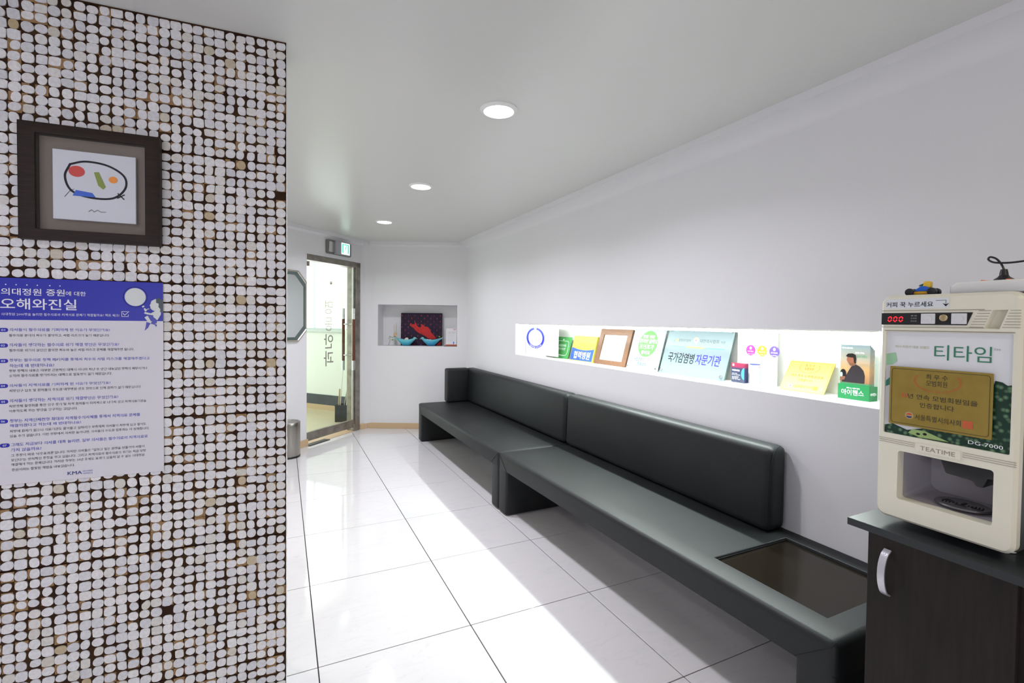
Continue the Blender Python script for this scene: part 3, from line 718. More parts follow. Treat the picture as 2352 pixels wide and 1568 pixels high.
# ================================================================== benches
def bench_x(v, y_far):                           # near bench stands a touch off the wall line
    k = (1.965-v.co.x)/0.62
    v.co.x += k*0.056*(y_far-v.co.y)/2.17
def soft(bm, off, seg=3):
    """round every sharp edge"""
    bmesh.ops.recalc_face_normals(bm, faces=bm.faces[:])
    es = [e for e in bm.edges if len(e.link_faces) == 2 and e.calc_face_angle(0) > 0.5]
    bmesh.ops.bevel(bm, geom=es, offset=off, segments=seg, profile=0.55, affect='EDGES', clamp_overlap=True)
XF = 1.322
def bench(y0, y1, label, near):
    t = empty('bench', (0, 0, 0), 0, label=label, cat='bench', group='black leatherette wall benches')
    def warp(bm):
        if near:
            for v in bm.verts: bench_x(v, y1)
    bm = B()
    if near:
        cells(bm, [XF, 1.442, 1.885, 1.965], [y0, y0+0.090, y0+0.502, y1], 0.400, 0.298, holes=[(1, 1)], axis='z')
    else:
        cells(bm, [XF, 1.965], [y0, y1], 0.400, 0.298, axis='z')
    bmesh.ops.recalc_face_normals(bm, faces=bm.faces[:])
    def outer(e):
        a, b_ = e.verts
        if len(e.link_faces) != 2 or e.calc_face_angle(0) < 0.5: return False
        top = a.co.z > 0.39 and b_.co.z > 0.39
        vert = abs(a.co.z-b_.co.z) > 0.05
        rim = all(abs(v.co.x-XF) < 1e-4 or abs(v.co.y-y0) < 1e-4 or abs(v.co.y-y1) < 1e-4 for v in (a, b_))
        return (top or vert) and (rim)
    es = [e for e in bm.edges if outer(e)]
    bmesh.ops.bevel(bm, geom=es, offset=0.024, segments=4, profile=0.5, affect='EDGES')
    if near:
        es = [e for e in bm.edges if len(e.link_faces) == 2 and e.calc_face_angle(0) > 0.8 and all(v.co.z > 0.399 and 1.43 < v.co.x < 1.9 for v in e.verts)]
        bmesh.ops.bevel(bm, geom=es, offset=0.004, segments=2, profile=0.5, affect='EDGES')
    warp(bm); fin('seat', bm, M_bench, t, smooth=True, sharp=60)
    for a, b_ in ((y0, y0+0.118), (y1-0.118, y1)):
        bm = B(); cells(bm, [XF+0.001, 1.95], [a+0.001, b_-0.001], 0.303, 0.004, axis='z'); bmesh.ops.recalc_face_normals(bm, faces=bm.faces[:])
        es = [e for e in bm.edges if abs(e.verts[0].co.z-e.verts[1].co.z) > 0.1 or all(v.co.z < 0.01 for v in e.verts)]
        bmesh.ops.bevel(bm, geom=es, offset=0.016, segments=3, profile=0.5, affect='EDGES')
        warp(bm); fin('leg', bm, M_bench, t, smooth=True)
    # mitre seams where the apron folds into the legs
    bm = B()
    for a, b_ in ((y0, y0+0.118), (y1, y1-0.118)):
        P = [(XF-0.0006, b_, 0.299), (XF-0.0006, a+(b_-a)*0.12, 0.386), (XF+0.012, a+(b_-a)*0.10, 0.394)]
        tube(bm, P, 0.0012, 5)
    warp(bm); pieces(fin, 'seam', bm, M_seam, t)
    if near:
        bm = B(); cells(bm, [1.4425, 1.8845], [y0+0.0905, y0+0.5015], 0.387, 0.300, axis='z'); warp(bm); fin('table_inset', bm, M_tabletop, t)
        bm = B()
        for a in ((1.4425, 1.8845, y0+0.0905, y0+0.0935), (1.4425, 1.8845, y0+0.4985, y0+0.5015), (1.4425, 1.4455, y0+0.0905, y0+0.5015), (1.8815, 1.8845, y0+0.0905, y0+0.5015)):
            box(bm, a[0], a[1], a[2], a[3], 0.386, 0.392)
        warp(bm); pieces(fin, 'inset_trim', bm, M_black, t)
    # backrest
    yb0 = y0+0.552 if near else y0+0.004
    bm = B(); box(bm, 1.842, 1.962, yb0, y1-0.004, 0.402, 0.765); soft(bm, 0.034, 4)
    for v in bm.verts:                             # cushion swells a little, top leans to the wall
        k = (v.co.z-0.402)/0.363
        if v.co.x < 1.9: v.co.x += 0.012*k-0.006*math.sin(PI*k)
    fin('backrest', bm, M_bench, t, smooth=True, sharp=60)
    if near:
        bm = B()
        for P in ([(1.852, yb0+0.001, 0.44), (1.850, yb0-0.0004, 0.60), (1.862, yb0, 0.715), (1.885, yb0+0.003, 0.752), (1.915, yb0+0.004, 0.7655)],): tube(bm, spline(P, 6), 0.0016, 5)
        fin('seam', bm, M_seam, t)
    else:
        bm = B(); box(bm, 1.605, 1.86, y1-0.125, y1-0.006, 0.402, 0.768); soft(bm, 0.024, 4); fin('end_backrest', bm, M_bench, t, smooth=True, sharp=60)
    return t
bench(2.962, 5.085, 'far black leatherette bench with a corner backrest below the back wall niche', False)
bench(0.788, 2.956, 'near black leatherette bench with a dark glass table let into its seat', True)

# ================================================================== cabinet (faces -X; local x runs towards the camera, y into the wall)
CZ = 0.800
cab = empty('cabinet', (1.30, 0.678, 0), -PI/2, label='dark wenge low cabinet carrying the vending machine at the right edge', cat='cabinet')
bm = B(); box(bm, 0.0, 0.285, 0.018, 0.44, 0.0, CZ-0.018, 0.001, 1); fin('body', bm, M_cab, cab)
bm = B(); box(bm, -0.041, 0.335, -0.012, 0.50, CZ-0.018, CZ, 0.0015, 2); fin('top', bm, M_cabtop, cab)
bm = B(); box(bm, 0.002, 0.268, 0.0, 0.018, 0.05, CZ-0.021, 0.001, 1)
do = fin('door', bm, M_cab, cab)
bm = B()                                           # bowed satin handle
P = [(0.032, -0.002, 0.752), (0.032, -0.016, 0.742), (0.032, -0.026, 0.722), (0.032, -0.029, 0.699), (0.032, -0.026, 0.676), (0.032, -0.016, 0.654), (0.032, -0.002, 0.644)]
P = spline([(a+0.014, b_, c_) for a, b_, c_ in P], 5)
rows = []
for i, p in enumerate(P):
    d = (P[min(i+1, len(P)-1)]-P[max(i-1, 0)]).normalized(); n = Vector((0, d.z, -d.y))
    rows.append([bm.verts.new(p+Vector((sx*0.0075, 0, 0))+n*sy*0.0018) for sx, sy in ((-1, -1), (1, -1), (1, 1), (-1, 1))])
for a, b_ in zip(rows, rows[1:]):
    for k in range(4): bm.faces.new([a[k], a[(k+1) % 4], b_[(k+1) % 4], b_[k]])
bm.faces.new(rows[0]); bm.faces.new(rows[-1][::-1])
fin('handle', bm, mat('satin_handle', (0.62, 0.61, 0.66), 0.35, metal=0.7, bump=(500, 0.2)), do, smooth=True)

# ================================================================== vending machine, local u to the camera, y into the wall
MZ = 0.820
vm = empty('vending_machine', (1.33, 0.678, MZ-0.02), -PI/2, label='cream mini coffee vending machine on the dark cabinet', cat='vending machine')
def up_(o): o.location.z += 0.02; return o
UW, VH = 0.252, 0.537
bm = B()
for u in (0.03, 0.215):
    for y in (0.085, 0.30): lathe(bm, [(0.0, -0.0185), (0.013, -0.0185), (0.010, 0.004), (0, 0.004)], u, y, 14)
[up_(o) for o in pieces(fin, 'foot', bm, M_whitep, vm, smooth=True)]
bm = B()
cells(bm, [0.004, 0.040, 0.222, UW-0.004], [0.004, 0.042, 0.170, VH-0.006], 0.022, 0.36, holes=[(1, 1)])
box(bm, 0.036, 0.226, 0.14, 0.36, 0.040, 0.172)
up_(fin('body', bm, mat('machine_body_dark', (0.030, 0.034, 0.032), 0.4), vm))
# front shell with rounded outer corners, an opening for the cup bay and a sunk label field
def loop(bm, pts, y): return [bm.verts.new((p[0], y, p[1])) for p in pts]
def bridge(bm, a, b_, mi=0):
    n = len(a)
    for i in range(n):
        f = bm.faces.new([a[i], a[(i+1) % n], b_[(i+1) % n], b_[i]]); f.material_index = mi
def frame_face(bm, outer, inner_rects, y):
    """front face with rounded outline and rectangular holes via triangle fill"""
    es = []
    for pts in [outer]+inner_rects:
        vs = loop(bm, pts, y)
        es += [bm.edges.new((vs[i], vs[(i+1) % len(vs)])) for i in range(len(vs))]
        yield vs
    bmesh.ops.triangle_fill(bm, edges=es, use_beauty=True)
bm = B()
outer = rrect(0.0, 0.0, UW, VH, 0.020, 6)
outer_in = rrect(0.006, 0.006, UW-0.006, VH-0.006, 0.015, 6)
bay_o = [(0.012, 0.172), (0.244, 0.172), (0.236, 0.040), (0.020, 0.036)]
bay = rrect(0.045, 0.050, 0.217, 0.166, 0.006, 3)
lab = rrect(0.013, 0.204, 0.240, 0.450, 0.003, 3)
chan = [(0.194, 0.460), (0.218, 0.459), (0.231, 0.499), (0.207, 0.499)]
gl = list(frame_face(bm, outer_in, [bay, lab, chan], 0.0))
v_out, v_bay, v_lab, v_chan = gl
oo = loop(bm, outer, 0.007); bridge(bm, v_out, oo)
ob = loop(bm, outer, 0.024); bridge(bm, oo, ob)
bb = loop(bm, rrect(0.047, 0.052, 0.215, 0.164, 0.006, 3), 0.025); bridge(bm, v_bay, bb)
lb = loop(bm, lab, 0.006); bridge(bm, v_lab, lb); bm.faces.new(lb)
cb = loop(bm, [(0.196, 0.463), (0.214, 0.462), (0.229, 0.4985), (0.210, 0.4985)], 0.016); bridge(bm, v_chan, cb); bm.faces.new(cb)
up_(fin('front_shell', bm, M_cream, vm, smooth=True, sharp=30))
bm = B()                                            # horizontal ribs
for v in (0.500, 0.461): box(bm, 0.003, 0.194, -0.0008, 0.001, v-0.0005, v+0.0008)
for k in range(7):
    v = 0.4625+k*0.0058; xa = 0.170+0.0025*k
    box(bm, xa, 0.1925+0.333*(v-0.46), -0.0008, 0.001, v, v+0.0009); box(bm, 0.2215+0.333*(v-0.46), 0.2495, -0.0008, 0.001, v, v+0.0009)
for v in (0.1905, 0.1860, 0.1815): box(bm, 0.004, 0.078, -0.0008, 0.001, v, v+0.0008); box(bm, 0.166, 0.2505, -0.0008, 0.001, v, v+0.0008)
box(bm, 0.0105, 0.242, -0.0008, 0.001, 0.4515, 0.4535)
[up_(o) for o in pieces(fin, 'rib', bm, M_cream_d, vm)]
bm = B(); prism(bm, rrect(0.081, 0.174, 0.163, 0.193, 0.002, 2), -0.0022, 0.0); up_(fin('name_plate', bm, M_cream, vm))
bm = B(); text(bm, 'TEATIME', 0.090, 0.1785, 0.064, 0.0095, -0.0026, 0.0); up_(flat('name_lettering', bm, M_cream_d, vm))
# bay inside
bm = B()
i0 = loop(bm, rrect(0.047, 0.052, 0.215, 0.164, 0.006, 3), 0.022); i1 = loop(bm, rrect(0.058, 0.060, 0.206, 0.162, 0.02, 3), 0.125)
bridge(bm, i1, i0); bm.faces.new(i1)
up_(fin('cup_bay', bm, mat('bay_plastic', (0.34, 0.32, 0.34), 0.25, spec=0.6), vm, smooth=True, sharp=60))
bm = B(); lathe(bm, [(0.0, 0.0), (0.046, 0.0), (0.050, 0.003), (0.048, 0.006), (0.042, 0.0045), (0.0, 0.0045)], n=36)
bmesh.ops.scale(bm, vec=(1, 0.85, 1), verts=bm.verts[:])
bmesh.ops.translate(bm, vec=(0.145, 0.062, 0.056), verts=bm.verts[:]); tray = up_(fin('drip_tray', bm, mat('tray_grey', (0.22, 0.21, 0.22), 0.2, metal=0.8), vm, smooth=True))
bm = B()
for sgn in (-1, 1):
    for k in range(5):
        r = 0.036-k*0.006
        for q in range(6):
            a0 = (-32+q*64/6)*(0.9 if k < 3 else 0.6); a1 = (-32+(q+1)*64/6)*(0.9 if k < 3 else 0.6)
            P = [(0.145+sgn*rr*math.cos(R(a)), 0.062+rr*0.85*math.sin(R(a)), 0.0611) for rr, a in ((r, a0), (r, a1), (r-0.0028, a1), (r-0.0028, a0))]
            bm.faces.new([bm.verts.new(p) for p in P])
for P in ([(0.142, 0.058), (0.148, 0.058), (0.148, 0.078), (0.142, 0.078)], [(0.133, 0.050), (0.157, 0.050), (0.155, 0.054), (0.135, 0.054)]):
    bm.faces.new([bm.verts.new((x, y, 0.0612)) for x, y in P])
up_(fin('tray_slot', bm, M_matblack, vm))
bm = B(); prism(bm, [(0.112, 0.166), (0.124, 0.130), (0.150, 0.128), (0.172, 0.126), (0.178, 0.116), (0.190, 0.116), (0.198, 0.138), (0.213, 0.138), (0.217, 0.150), (0.213, 0.166)], 0.030, 0.085)
soft(bm, 0.004, 2); up_(fin('nozzle', bm, M_black, vm, smooth=True))
# display strip
bm = B(); prism(bm, [(0.003, 0.4668), (0.166, 0.4668), (0.1755, 0.4945), (0.003, 0.4945)], -0.0015, 0.002); up_(fin('display_strip', bm, M_black, vm))
M_led = mat('led_red', (0.5, 0, 0), 0.4, emit=(1.0, 0.01, 0.02), es=3.5)
bm = B()
def seg7(bm, x, z, w, h, t, y, sl=0.12):
    def sk(p): return (x+p[0]+sl*p[1], z+p[1])
    g = t*0.18
    for a, b_ in (((0, 0), (w, 0)), ((0, h), (w, h)), ((0, 0), (0, h/2)), ((0, h/2), (0, h)), ((w, 0), (w, h/2)), ((w, h/2), (w, h))):
        d = Vector((b_[0]-a[0], b_[1]-a[1])); L = d.length; d.normalize(); n = Vector((-d.y, d.x))*t/2
        A, Z = Vector(a)+d*g*2, Vector(b_)-d*g*2
        poly(bm, [sk(tuple(q)) for q in (A, A+d*t/2+n, Z-d*t/2+n, Z, Z-d*t/2-n, A+d*t/2-n)], y)
for k in range(3): seg7(bm, 0.017+k*0.0115, 0.4745, 0.0062, 0.0108, 0.0022, -0.0017)
up_(flat('led_digit', bm, M_led, vm))
bm = B()
for k, w in enumerate((0.012, 0.012, 0.012)): text(bm, ('컵있음', '판매중', '품절')[k], 0.0635, 0.4740+k*0.0062, w, 0.0032, -0.0017)
up_(flat('display_lettering', bm, M_grey, vm))
M_btn = mat('button_white', (0.66, 0.67, 0.68), 0.3, bump=(120, 0.6))
for a in (0.0845, 0.1402):
    bm = B(); prism(bm, rrect(a, 0.4692, a+0.0262, 0.4925, 0.001, 2), -0.004, -0.0014)
    prism(bm, ell(a+0.013, 0.481, 0.0075, 0.0075, 20), -0.005, -0.003); up_(fin('button', bm, M_btn, vm))
bm = B(); prism(bm, ell(0.1262, 0.4828, 0.0078, 0.0078, 28), -0.0045, -0.001); soft(bm, 0.0015, 2)
up_(fin('gold_button', bm, mat('gold_metal', (0.62, 0.50, 0.27), 0.25, metal=0.9), vm, smooth=True))
# instruction sticker
bm = B(); poly(bm, rect(0.0105, 0.5045, 0.1345, 0.5275), -0.0004); up_(flat('paper_strip', bm, mat('sticker_paper', (0.66, 0.70, 0.72), 0.5), vm))
bm = B(); text(bm, '커피 꾹 누르세요', 0.012, 0.5082, 0.0935, 0.0125, -0.0007, 0.025)
stroke(bm, [(0.1105, 0.5222), (0.1285, 0.5222), (0.1285, 0.512)], 0.0008, -0.0007); poly(bm, [(0.1225, 0.5158), (0.1285, 0.5128), (0.1345, 0.5158), (0.1285, 0.5082)], -0.0007)
up_(flat('sticker_lettering', bm, M_ink, vm))
# label field: pale sky fading, leaves below
ML = mat('label_print', (0.72, 0.74, 0.75), 0.25); nt = ML.node_tree; pb = nt.nodes['Principled BSDF']
tc = nt.nodes.new('ShaderNodeTexCoord'); sp = nt.nodes.new('ShaderNodeSeparateXYZ'); nz = nt.nodes.new('ShaderNodeTexNoise'); nz.inputs['Scale'].default_value = 42; nz.inputs['Detail'].default_value = 6
vo = nt.nodes.new('ShaderNodeTexVoronoi'); vo.inputs['Scale'].default_value = 95
rp = nt.nodes.new('ShaderNodeValToRGB'); e = rp.color_ramp.elements; e[0].position = 0.05; e[0].color = (0.16, 0.30, 0.16, 1); e[1].position = 0.5; e[1].color = (0.008, 0.04, 0.022, 1)
nt.links.new(tc.outputs['Object'], vo.inputs['Vector']); nt.links.new(tc.outputs['Object'], nz.inputs['Vector']); nt.links.new(vo.outputs['Distance'], rp.inputs[0])
nt.links.new(rp.outputs[0], pb.inputs['Base Color'])
M_leaf = ML
M_label = mat('label_pale', (0.72, 0.74, 0.76), 0.22)
bm = B(); poly(bm, lab, 0.0055); up_(flat('label_sheet', bm, M_label, vm))
bm = B()
top = [(0.013, 0.222), (0.030, 0.228), (0.060, 0.218), (0.085, 0.226), (0.120, 0.235), (0.160, 0.262), (0.200, 0.310), (0.213, 0.352), (0.224, 0.350), (0.232, 0.344), (0.240, 0.346)]
poly(bm, [(0.013, 0.204), (0.240, 0.204)]+top[::-1], 0.0052)
up_(flat('leaf_print', bm, M_leaf, vm))
bm = B()
poly(bm, [(0.013, 0.395), (0.032, 0.400), (0.036, 0.380), (0.026, 0.370), (0.013, 0.368)], 0.0050, 0); poly(bm, [(0.013, 0.330), (0.022, 0.340), (0.028, 0.343), (0.028, 0.325), (0.013, 0.316)], 0.0050, 1)
poly(bm, [(0.070, 0.222), (0.095, 0.222), (0.125, 0.212), (0.140, 0.207), (0.085, 0.206), (0.062, 0.212)], 0.0050, 2)
poly(bm, ell(0.082, 0.213, 0.004, 0.0025, 12), 0.0048, 3); poly(bm, ell(0.095, 0.215, 0.004, 0.003, 12), 0.0048, 3)
[up_(o) for o in pieces(flat, 'label_picture', bm, [mat('label_mint', (0.32, 0.58, 0.36), 0.4), mat('label_teal', (0.03, 0.26, 0.20), 0.4), mat('label_lime', (0.35, 0.50, 0.18), 0.4), M_matblack], vm)]
bm = B(); text(bm, '티타임', 0.108, 0.388, 0.098, 0.034, 0.0048, -0.01); up_(flat('title_lettering', bm, mat('title_green', (0.035, 0.20, 0.11), 0.4), vm))
bm = B(); text(bm, 'TM', 0.2085, 0.4145, 0.0105, 0.004, 0.0048); up_(flat('small_lettering', bm, M_grey, vm))
bm = B(); text(bm, '미니 자판기 대표 브랜드', 0.0315, 0.4115, 0.067, 0.0062, 0.0048); up_(flat('tagline_lettering', bm, mat('tagline_olive', (0.42, 0.40, 0.16), 0.5), vm))
bm = B(); text(bm, 'DG-7000', 0.1725, 0.2115, 0.056, 0.008, 0.0044, 0.02); up_(flat('model_lettering', bm, M_white, vm))

def member_plaque(t, W_, H_, y, base, dark, redm, wm, res=2):
    """printing shared by the two gilt member plaques, local x,z from the lower left corner"""
    bm = B(); ringp = rrect(0.025*W_, 0.035*H_, 0.975*W_, 0.965*H_, 0.03*W_, 4)
    for i in range(len(ringp)): stroke(bm, [ringp[i], ringp[(i+1) % len(ringp)]], 0.005*W_, y)
    X = lambda f: f*W_
    Z = lambda f: f*H_
    text(bm, '최 우 수', X(0.385), Z(0.825), X(0.215), Z(0.085), y, 0.02); text(bm, '모범회원', X(0.39), Z(0.715), X(0.205), Z(0.095), y, 0.01)
    text(bm, '년 연속 모범회원임을', X(0.205), Z(0.475), X(0.67), Z(0.085), y, 0.02); text(bm, '인증합니다', X(0.33), Z(0.345), X(0.335), Z(0.085), y, 0.02)
    text(bm, '서울특별시의사회', X(0.285), Z(0.130), X(0.445), Z(0.095), y, 0.01)
    flat('plaque_lettering', bm, dark, t)
    bm = B(); text(bm, '30', X(0.125), Z(0.475), X(0.075), Z(0.085), y, 0.03, mi=0)
    for k in range(26):
        a = 155+k*230/25
        cx, cz = X(0.495)+X(0.225)*math.cos(R(a)), Z(0.80)+Z(0.175)*math.sin(R(a))
        for sgn in (-0.5, 0.9):
            d = Vector((math.cos(R(a+90+sgn*45)), math.sin(R(a+90+sgn*45))))*0.022*W_; n = Vector((-d.y, d.x))*0.25
            poly(bm, [(cx, cz), (cx+d.x/2+n.x, cz+d.y/2+n.y), (cx+d.x, cz+d.y), (cx+d.x/2-n.x, cz+d.y/2-n.y)], y-0.0001)
    flat('wreath', bm, redm, t)
    bm = B(); poly(bm, rect(X(0.745), Z(0.115), X(0.84), Z(0.235)), y); flat('red_seal', bm, redm, t)
    bm = B(); poly(bm, ell(X(0.225), Z(0.185), X(0.046), X(0.046), 24), y, 0); poly(bm, ell(X(0.225), Z(0.172), X(0.030), X(0.022), 18, 180, 360), y-0.0002, 1); poly(bm, ell(X(0.225), Z(0.195), X(0.028), X(0.02), 18, 0, 180), y-0.0002, 2)
    flat('emblem', bm, [wm, M_navy, M_red], t)
gp = empty('member_plaque', (1.33-0.004, 0.678-0.0255, MZ+0.229), -PI/2, label='gold member plaque fixed to the front of the vending machine', cat='plaque')
M_gilt = mat('gilt_plate', (0.33, 0.235, 0.045), 0.38, metal=0.35, var=(30, (0.27, 0.19, 0.03), 0.7))
bm = B(); box(bm, 0, 0.1875, 0, 0.003, 0, 0.138, 0.0005, 1); fin('plate', bm, M_gilt, gp)
member_plaque(gp, 0.1875, 0.138, -0.0004, None, mat('plaque_ink', (0.05, 0.04, 0.015), 0.5), mat('plaque_red', (0.50, 0.10, 0.03), 0.5), mat('plaque_emblem', (0.42, 0.30, 0.12), 0.5))

# toy kart and power strip on top of the machine
kt = empty('toy_kart', (1.395, 0.620, MZ+VH+0.0), -PI/2+0.1, label='small blue and yellow toy kart on top of the vending machine', cat='toy')
bm = B()
for x, r in ((-0.028, 0.0105), (0.022, 0.0105)):
    for y in (-0.012, 0.018): cyl(bm, (x, y-0.006, r), (x, y+0.006, r), r, n=20)
soft(bm, 0.002, 2); pieces(fin, 'wheel', bm, M_black, kt, smooth=True)
bm = B(); box(bm, -0.020, 0.016, -0.014, 0.02, 0.003, 0.012, 0.003, 2); fin('chassis', bm, mat('toy_amber', (0.72, 0.36, 0.01), 0.35), kt, smooth=True)
bm = B(); prism(bm, [(-0.020, 0.012), (0.020, 0.012), (0.016, 0.020), (0.008, 0.026), (-0.004, 0.027), (-0.014, 0.019)], -0.012, 0.018); soft(bm, 0.003, 2); fin('cowl', bm, mat('toy_blue', (0.01, 0.12, 0.62), 0.35), kt, smooth=True)
bm = B(); box(bm, 0.000, 0.016, -0.008, 0.014, 0.022, 0.040, 0.004, 3); fin('seat', bm, mat('toy_yellow', (0.80, 0.52, 0.03), 0.4), kt, smooth=True)
bm = B(); cyl(bm, (-0.002, 0.003, 0.022), (-0.006, 0.003, 0.030), 0.0012, n=8); cyl(bm, (-0.0062, 0.003, 0.0295), (-0.0072, 0.003, 0.0315), 0.006, n=14); fin('steering_wheel', bm, M_dgreen, kt)

ps = empty('power_strip', (1.39, 0.568, MZ+VH), -PI/2-0.05, label='white power strip with orange switches on top of the vending machine', cat='power strip')
bm = B(); prism(bm, [(0.0, 0.0), (0.24, 0.0), (0.24, 0.028), (0.012, 0.028), (0.0, 0.018)], 0.0, 0.05); soft(bm, 0.004, 3); fin('case', bm, M_whitep, ps, smooth=True)
bm = B(); box(bm, -0.006, 0.022, 0.01, 0.04, 0.002, 0.022, 0.004, 2); fin('cord_grip', bm, mat('strip_end_grey', (0.62, 0.64, 0.70), 0.4), ps, smooth=True)
for x in (0.048, 0.090, 0.135):
    bm = B(); prism(bm, [(x, 0.027), (x+0.016, 0.027), (x+0.014, 0.029), (x+0.003, 0.0305)], 0.012, 0.03); fin('switch', bm, mat('switch_orange', (0.95, 0.22, 0.02), 0.35), ps)
pg = empty('power_plug', (1.415, 0.485, MZ+VH+0.0285), -PI/2, label='black plug with a looped cable standing in the white power strip', cat='plug')
bm = B(); lathe(bm, [(0, 0.0), (0.0225, 0.0), (0.022, 0.003), (0.014, 0.009), (0.0105, 0.014), (0.0095, 0.022), (0.0075, 0.032), (0.0, 0.033)], n=24); fin('plug_body', bm, M_black, pg, smooth=True)
bm = B(); tube(bm, spline([(0, 0, 0.03), (-0.004, 0, 0.042), (-0.010, 0.0, 0.054), (-0.020, 0.002, 0.066), (-0.033, 0.004, 0.072), (-0.037, 0.003, 0.065), (-0.026, -0.001, 0.056), (-0.008, -0.004, 0.0515), (0.02, -0.004, 0.050), (0.06, 0.0, 0.054), (0.10, 0.01, 0.062), (0.16, 0.03, 0.05), (0.20, 0.10, 0.0)], 7), 0.0028, 10)
fin('cable', bm, M_black, pg, smooth=True); pg.scale = (0.74, 0.74, 0.74)
kt.scale = (0.86, 0.86, 0.86)

# ================================================================== things in the lit niche (local x towards the camera, y into the wall)
NF = NZ0+0.0015
def stand(name, yl, xb, label, cat, lean=0.0, z=NF, **k):
    return empty(name, (xb, yl, z), -PI/2, lean=-lean, label=label, cat=cat, **k)
def lean_of(h, dx): return math.atan2(dx, h)
M_pap = mat('white_card', (0.80, 0.81, 0.79), 0.5)
# blue ring board
t = stand('notice_board', 4.035, 2.075, 'white board with a blue ring emblem at the far end of the niche', 'sign')
bm = B(); box(bm, 0.0, 0.37, 0, 0.012, 0, 0.262, 0.001, 1); fin('panel', bm, M_pap, t)
bm = B(); box(bm, 0.374, 0.575, 0.005, 0.012, 0.012, 0.262, 0.001, 1); fin('side_leaf', bm, M_pap, t)
bm = B(); ring(bm, 0.183, 0.160, 0.171, 0.095, 0.038, -0.0006, 0, 48, ratio=0.56); flat('ring_print', bm, mat('ring_blue', (0.02, 0.03, 0.50), 0.45, spec=0.2), t)
bm = B(); poly(bm, ell(0.183, 0.243, 0.022, 0.0125, 20), -0.0010, 0)
for k, ch in enumerate('서울특별시의사회'):
    a = 228+k*84/7; text(bm, ch, 0.183+0.152*math.cos(R(a))-0.012, 0.160+0.0845*math.sin(R(a))-0.008, 0.026, 0.015, -0.0010, 0.05, rot=R(a-270)*0.6)
flat('ring_lettering', bm, M_white, t)
bm = B(); text(bm, '집단휴진', 0.09, 0.147, 0.19, 0.022, -0.0006); flat('faint_lettering', bm, mat('faint_ink', (0.62, 0.64, 0.72), 0.5), t)
bm = B(); poly(bm, ell(0.183, 0.243, 0.008, 0.005, 12), -0.0013, 0); flat('emblem_dot', bm, M_red, t)
# green card
la = lean_of(0.18, 0.045)
t = stand('green_card', 3.625, 2.125, 'small green card with rounded white outline leaning in the niche', 'card', la)
bm = B(); box(bm, 0, 0.245, 0, 0.004, 0, 0.185, 0.0006, 1); fin('card', bm, mat('card_green', (0.06, 0.27, 0.08), 0.45, spec=0.2), t)
bm = B(); pr = rrect(0.03, 0.028, 0.215, 0.150, 0.028, 6)
for i in range(len(pr)): stroke(bm, [pr[i], pr[(i+1) % len(pr)]], 0.004, -0.0004)
text(bm, '서울형모바일', 0.062, 0.100, 0.115, 0.022, -0.0004, 0.03); text(bm, '전자처방전', 0.062, 0.070, 0.115, 0.022, -0.0004, 0.03); text(bm, 'Safe Doctor', 0.06, 0.022, 0.12, 0.012, -0.0006, 0.02)
poly(bm, ell(0.122, 0.162, 0.012, 0.006, 14), -0.0004); flat('card_lettering', bm, M_white, t)
# blue and yellow partner sign
la = lean_of(0.20, 0.055)
t = stand('partner_sign', 3.325, 2.105, 'yellow and blue partner hospital sign leaning left of the brown frame', 'sign', la)
bm = B(); box(bm, 0, 0.318, 0, 0.028, 0, 0.205, 0.002, 1); fin('block', bm, mat('sign_yellow', (0.50, 0.42, 0.07), 0.5, spec=0.2), t)
bm = B(); pts = [(0.006, 0.006), (0.312, 0.006), (0.312, 0.103)]+[(0.312-0.306*k/10, 0.103-0.016*math.sin(PI*k/10)+0.006*k/10) for k in range(1, 10)]+[(0.006, 0.109)]
poly(bm, pts, -0.0004); flat('blue_field', bm, mat('sign_blue', (0.03, 0.09, 0.36), 0.5, spec=0.2), t)
bm = B(); text(bm, '협력병원', 0.050, 0.018, 0.225, 0.062, -0.0008, 0.05); flat('sign_lettering', bm, mat('sign_letter_cream', (0.75, 0.72, 0.40), 0.5), t)
bm = B(); text(bm, '강남세브란스병원', 0.088, 0.150, 0.21, 0.024, -0.0004, 0.01); ring(bm, 0.050, 0.160, 0.030, 0.026, 0.004, -0.0004, 0, 24); flat('faint_lettering', bm, mat('sign_faint', (0.66, 0.58, 0.14), 0.4), t)
# brown frame with paper certificate
la = lean_of(0.27, 0.075)
t = stand('certificate_frame', 2.985, 2.105, 'brown wooden frame with a blank white certificate in the niche', 'frame', la)
bm = B(); cells(bm, [0, 0.048, 0.315, 0.362], [0, 0.036, 0.226, 0.268], 0, 0.022, holes=[(1, 1)]); soft(bm, 0.0015, 1); fin('frame', bm, mat('frame_brown', (0.13, 0.065, 0.036), 0.45, spec=0.25, var=(24, (0.09, 0.042, 0.024), 0.8, (1, 1, 8))), t)
bm = B(); box(bm, 0.047, 0.316, 0.010, 0.014, 0.035, 0.227); fin('certificate', bm, M_pap, t)
bm = B(); poly(bm, rect(0.178, 0.045, 0.194, 0.062), 0.0096); flat('red_seal', bm, mat('seal_pink', (0.80, 0.35, 0.33), 0.5), t)
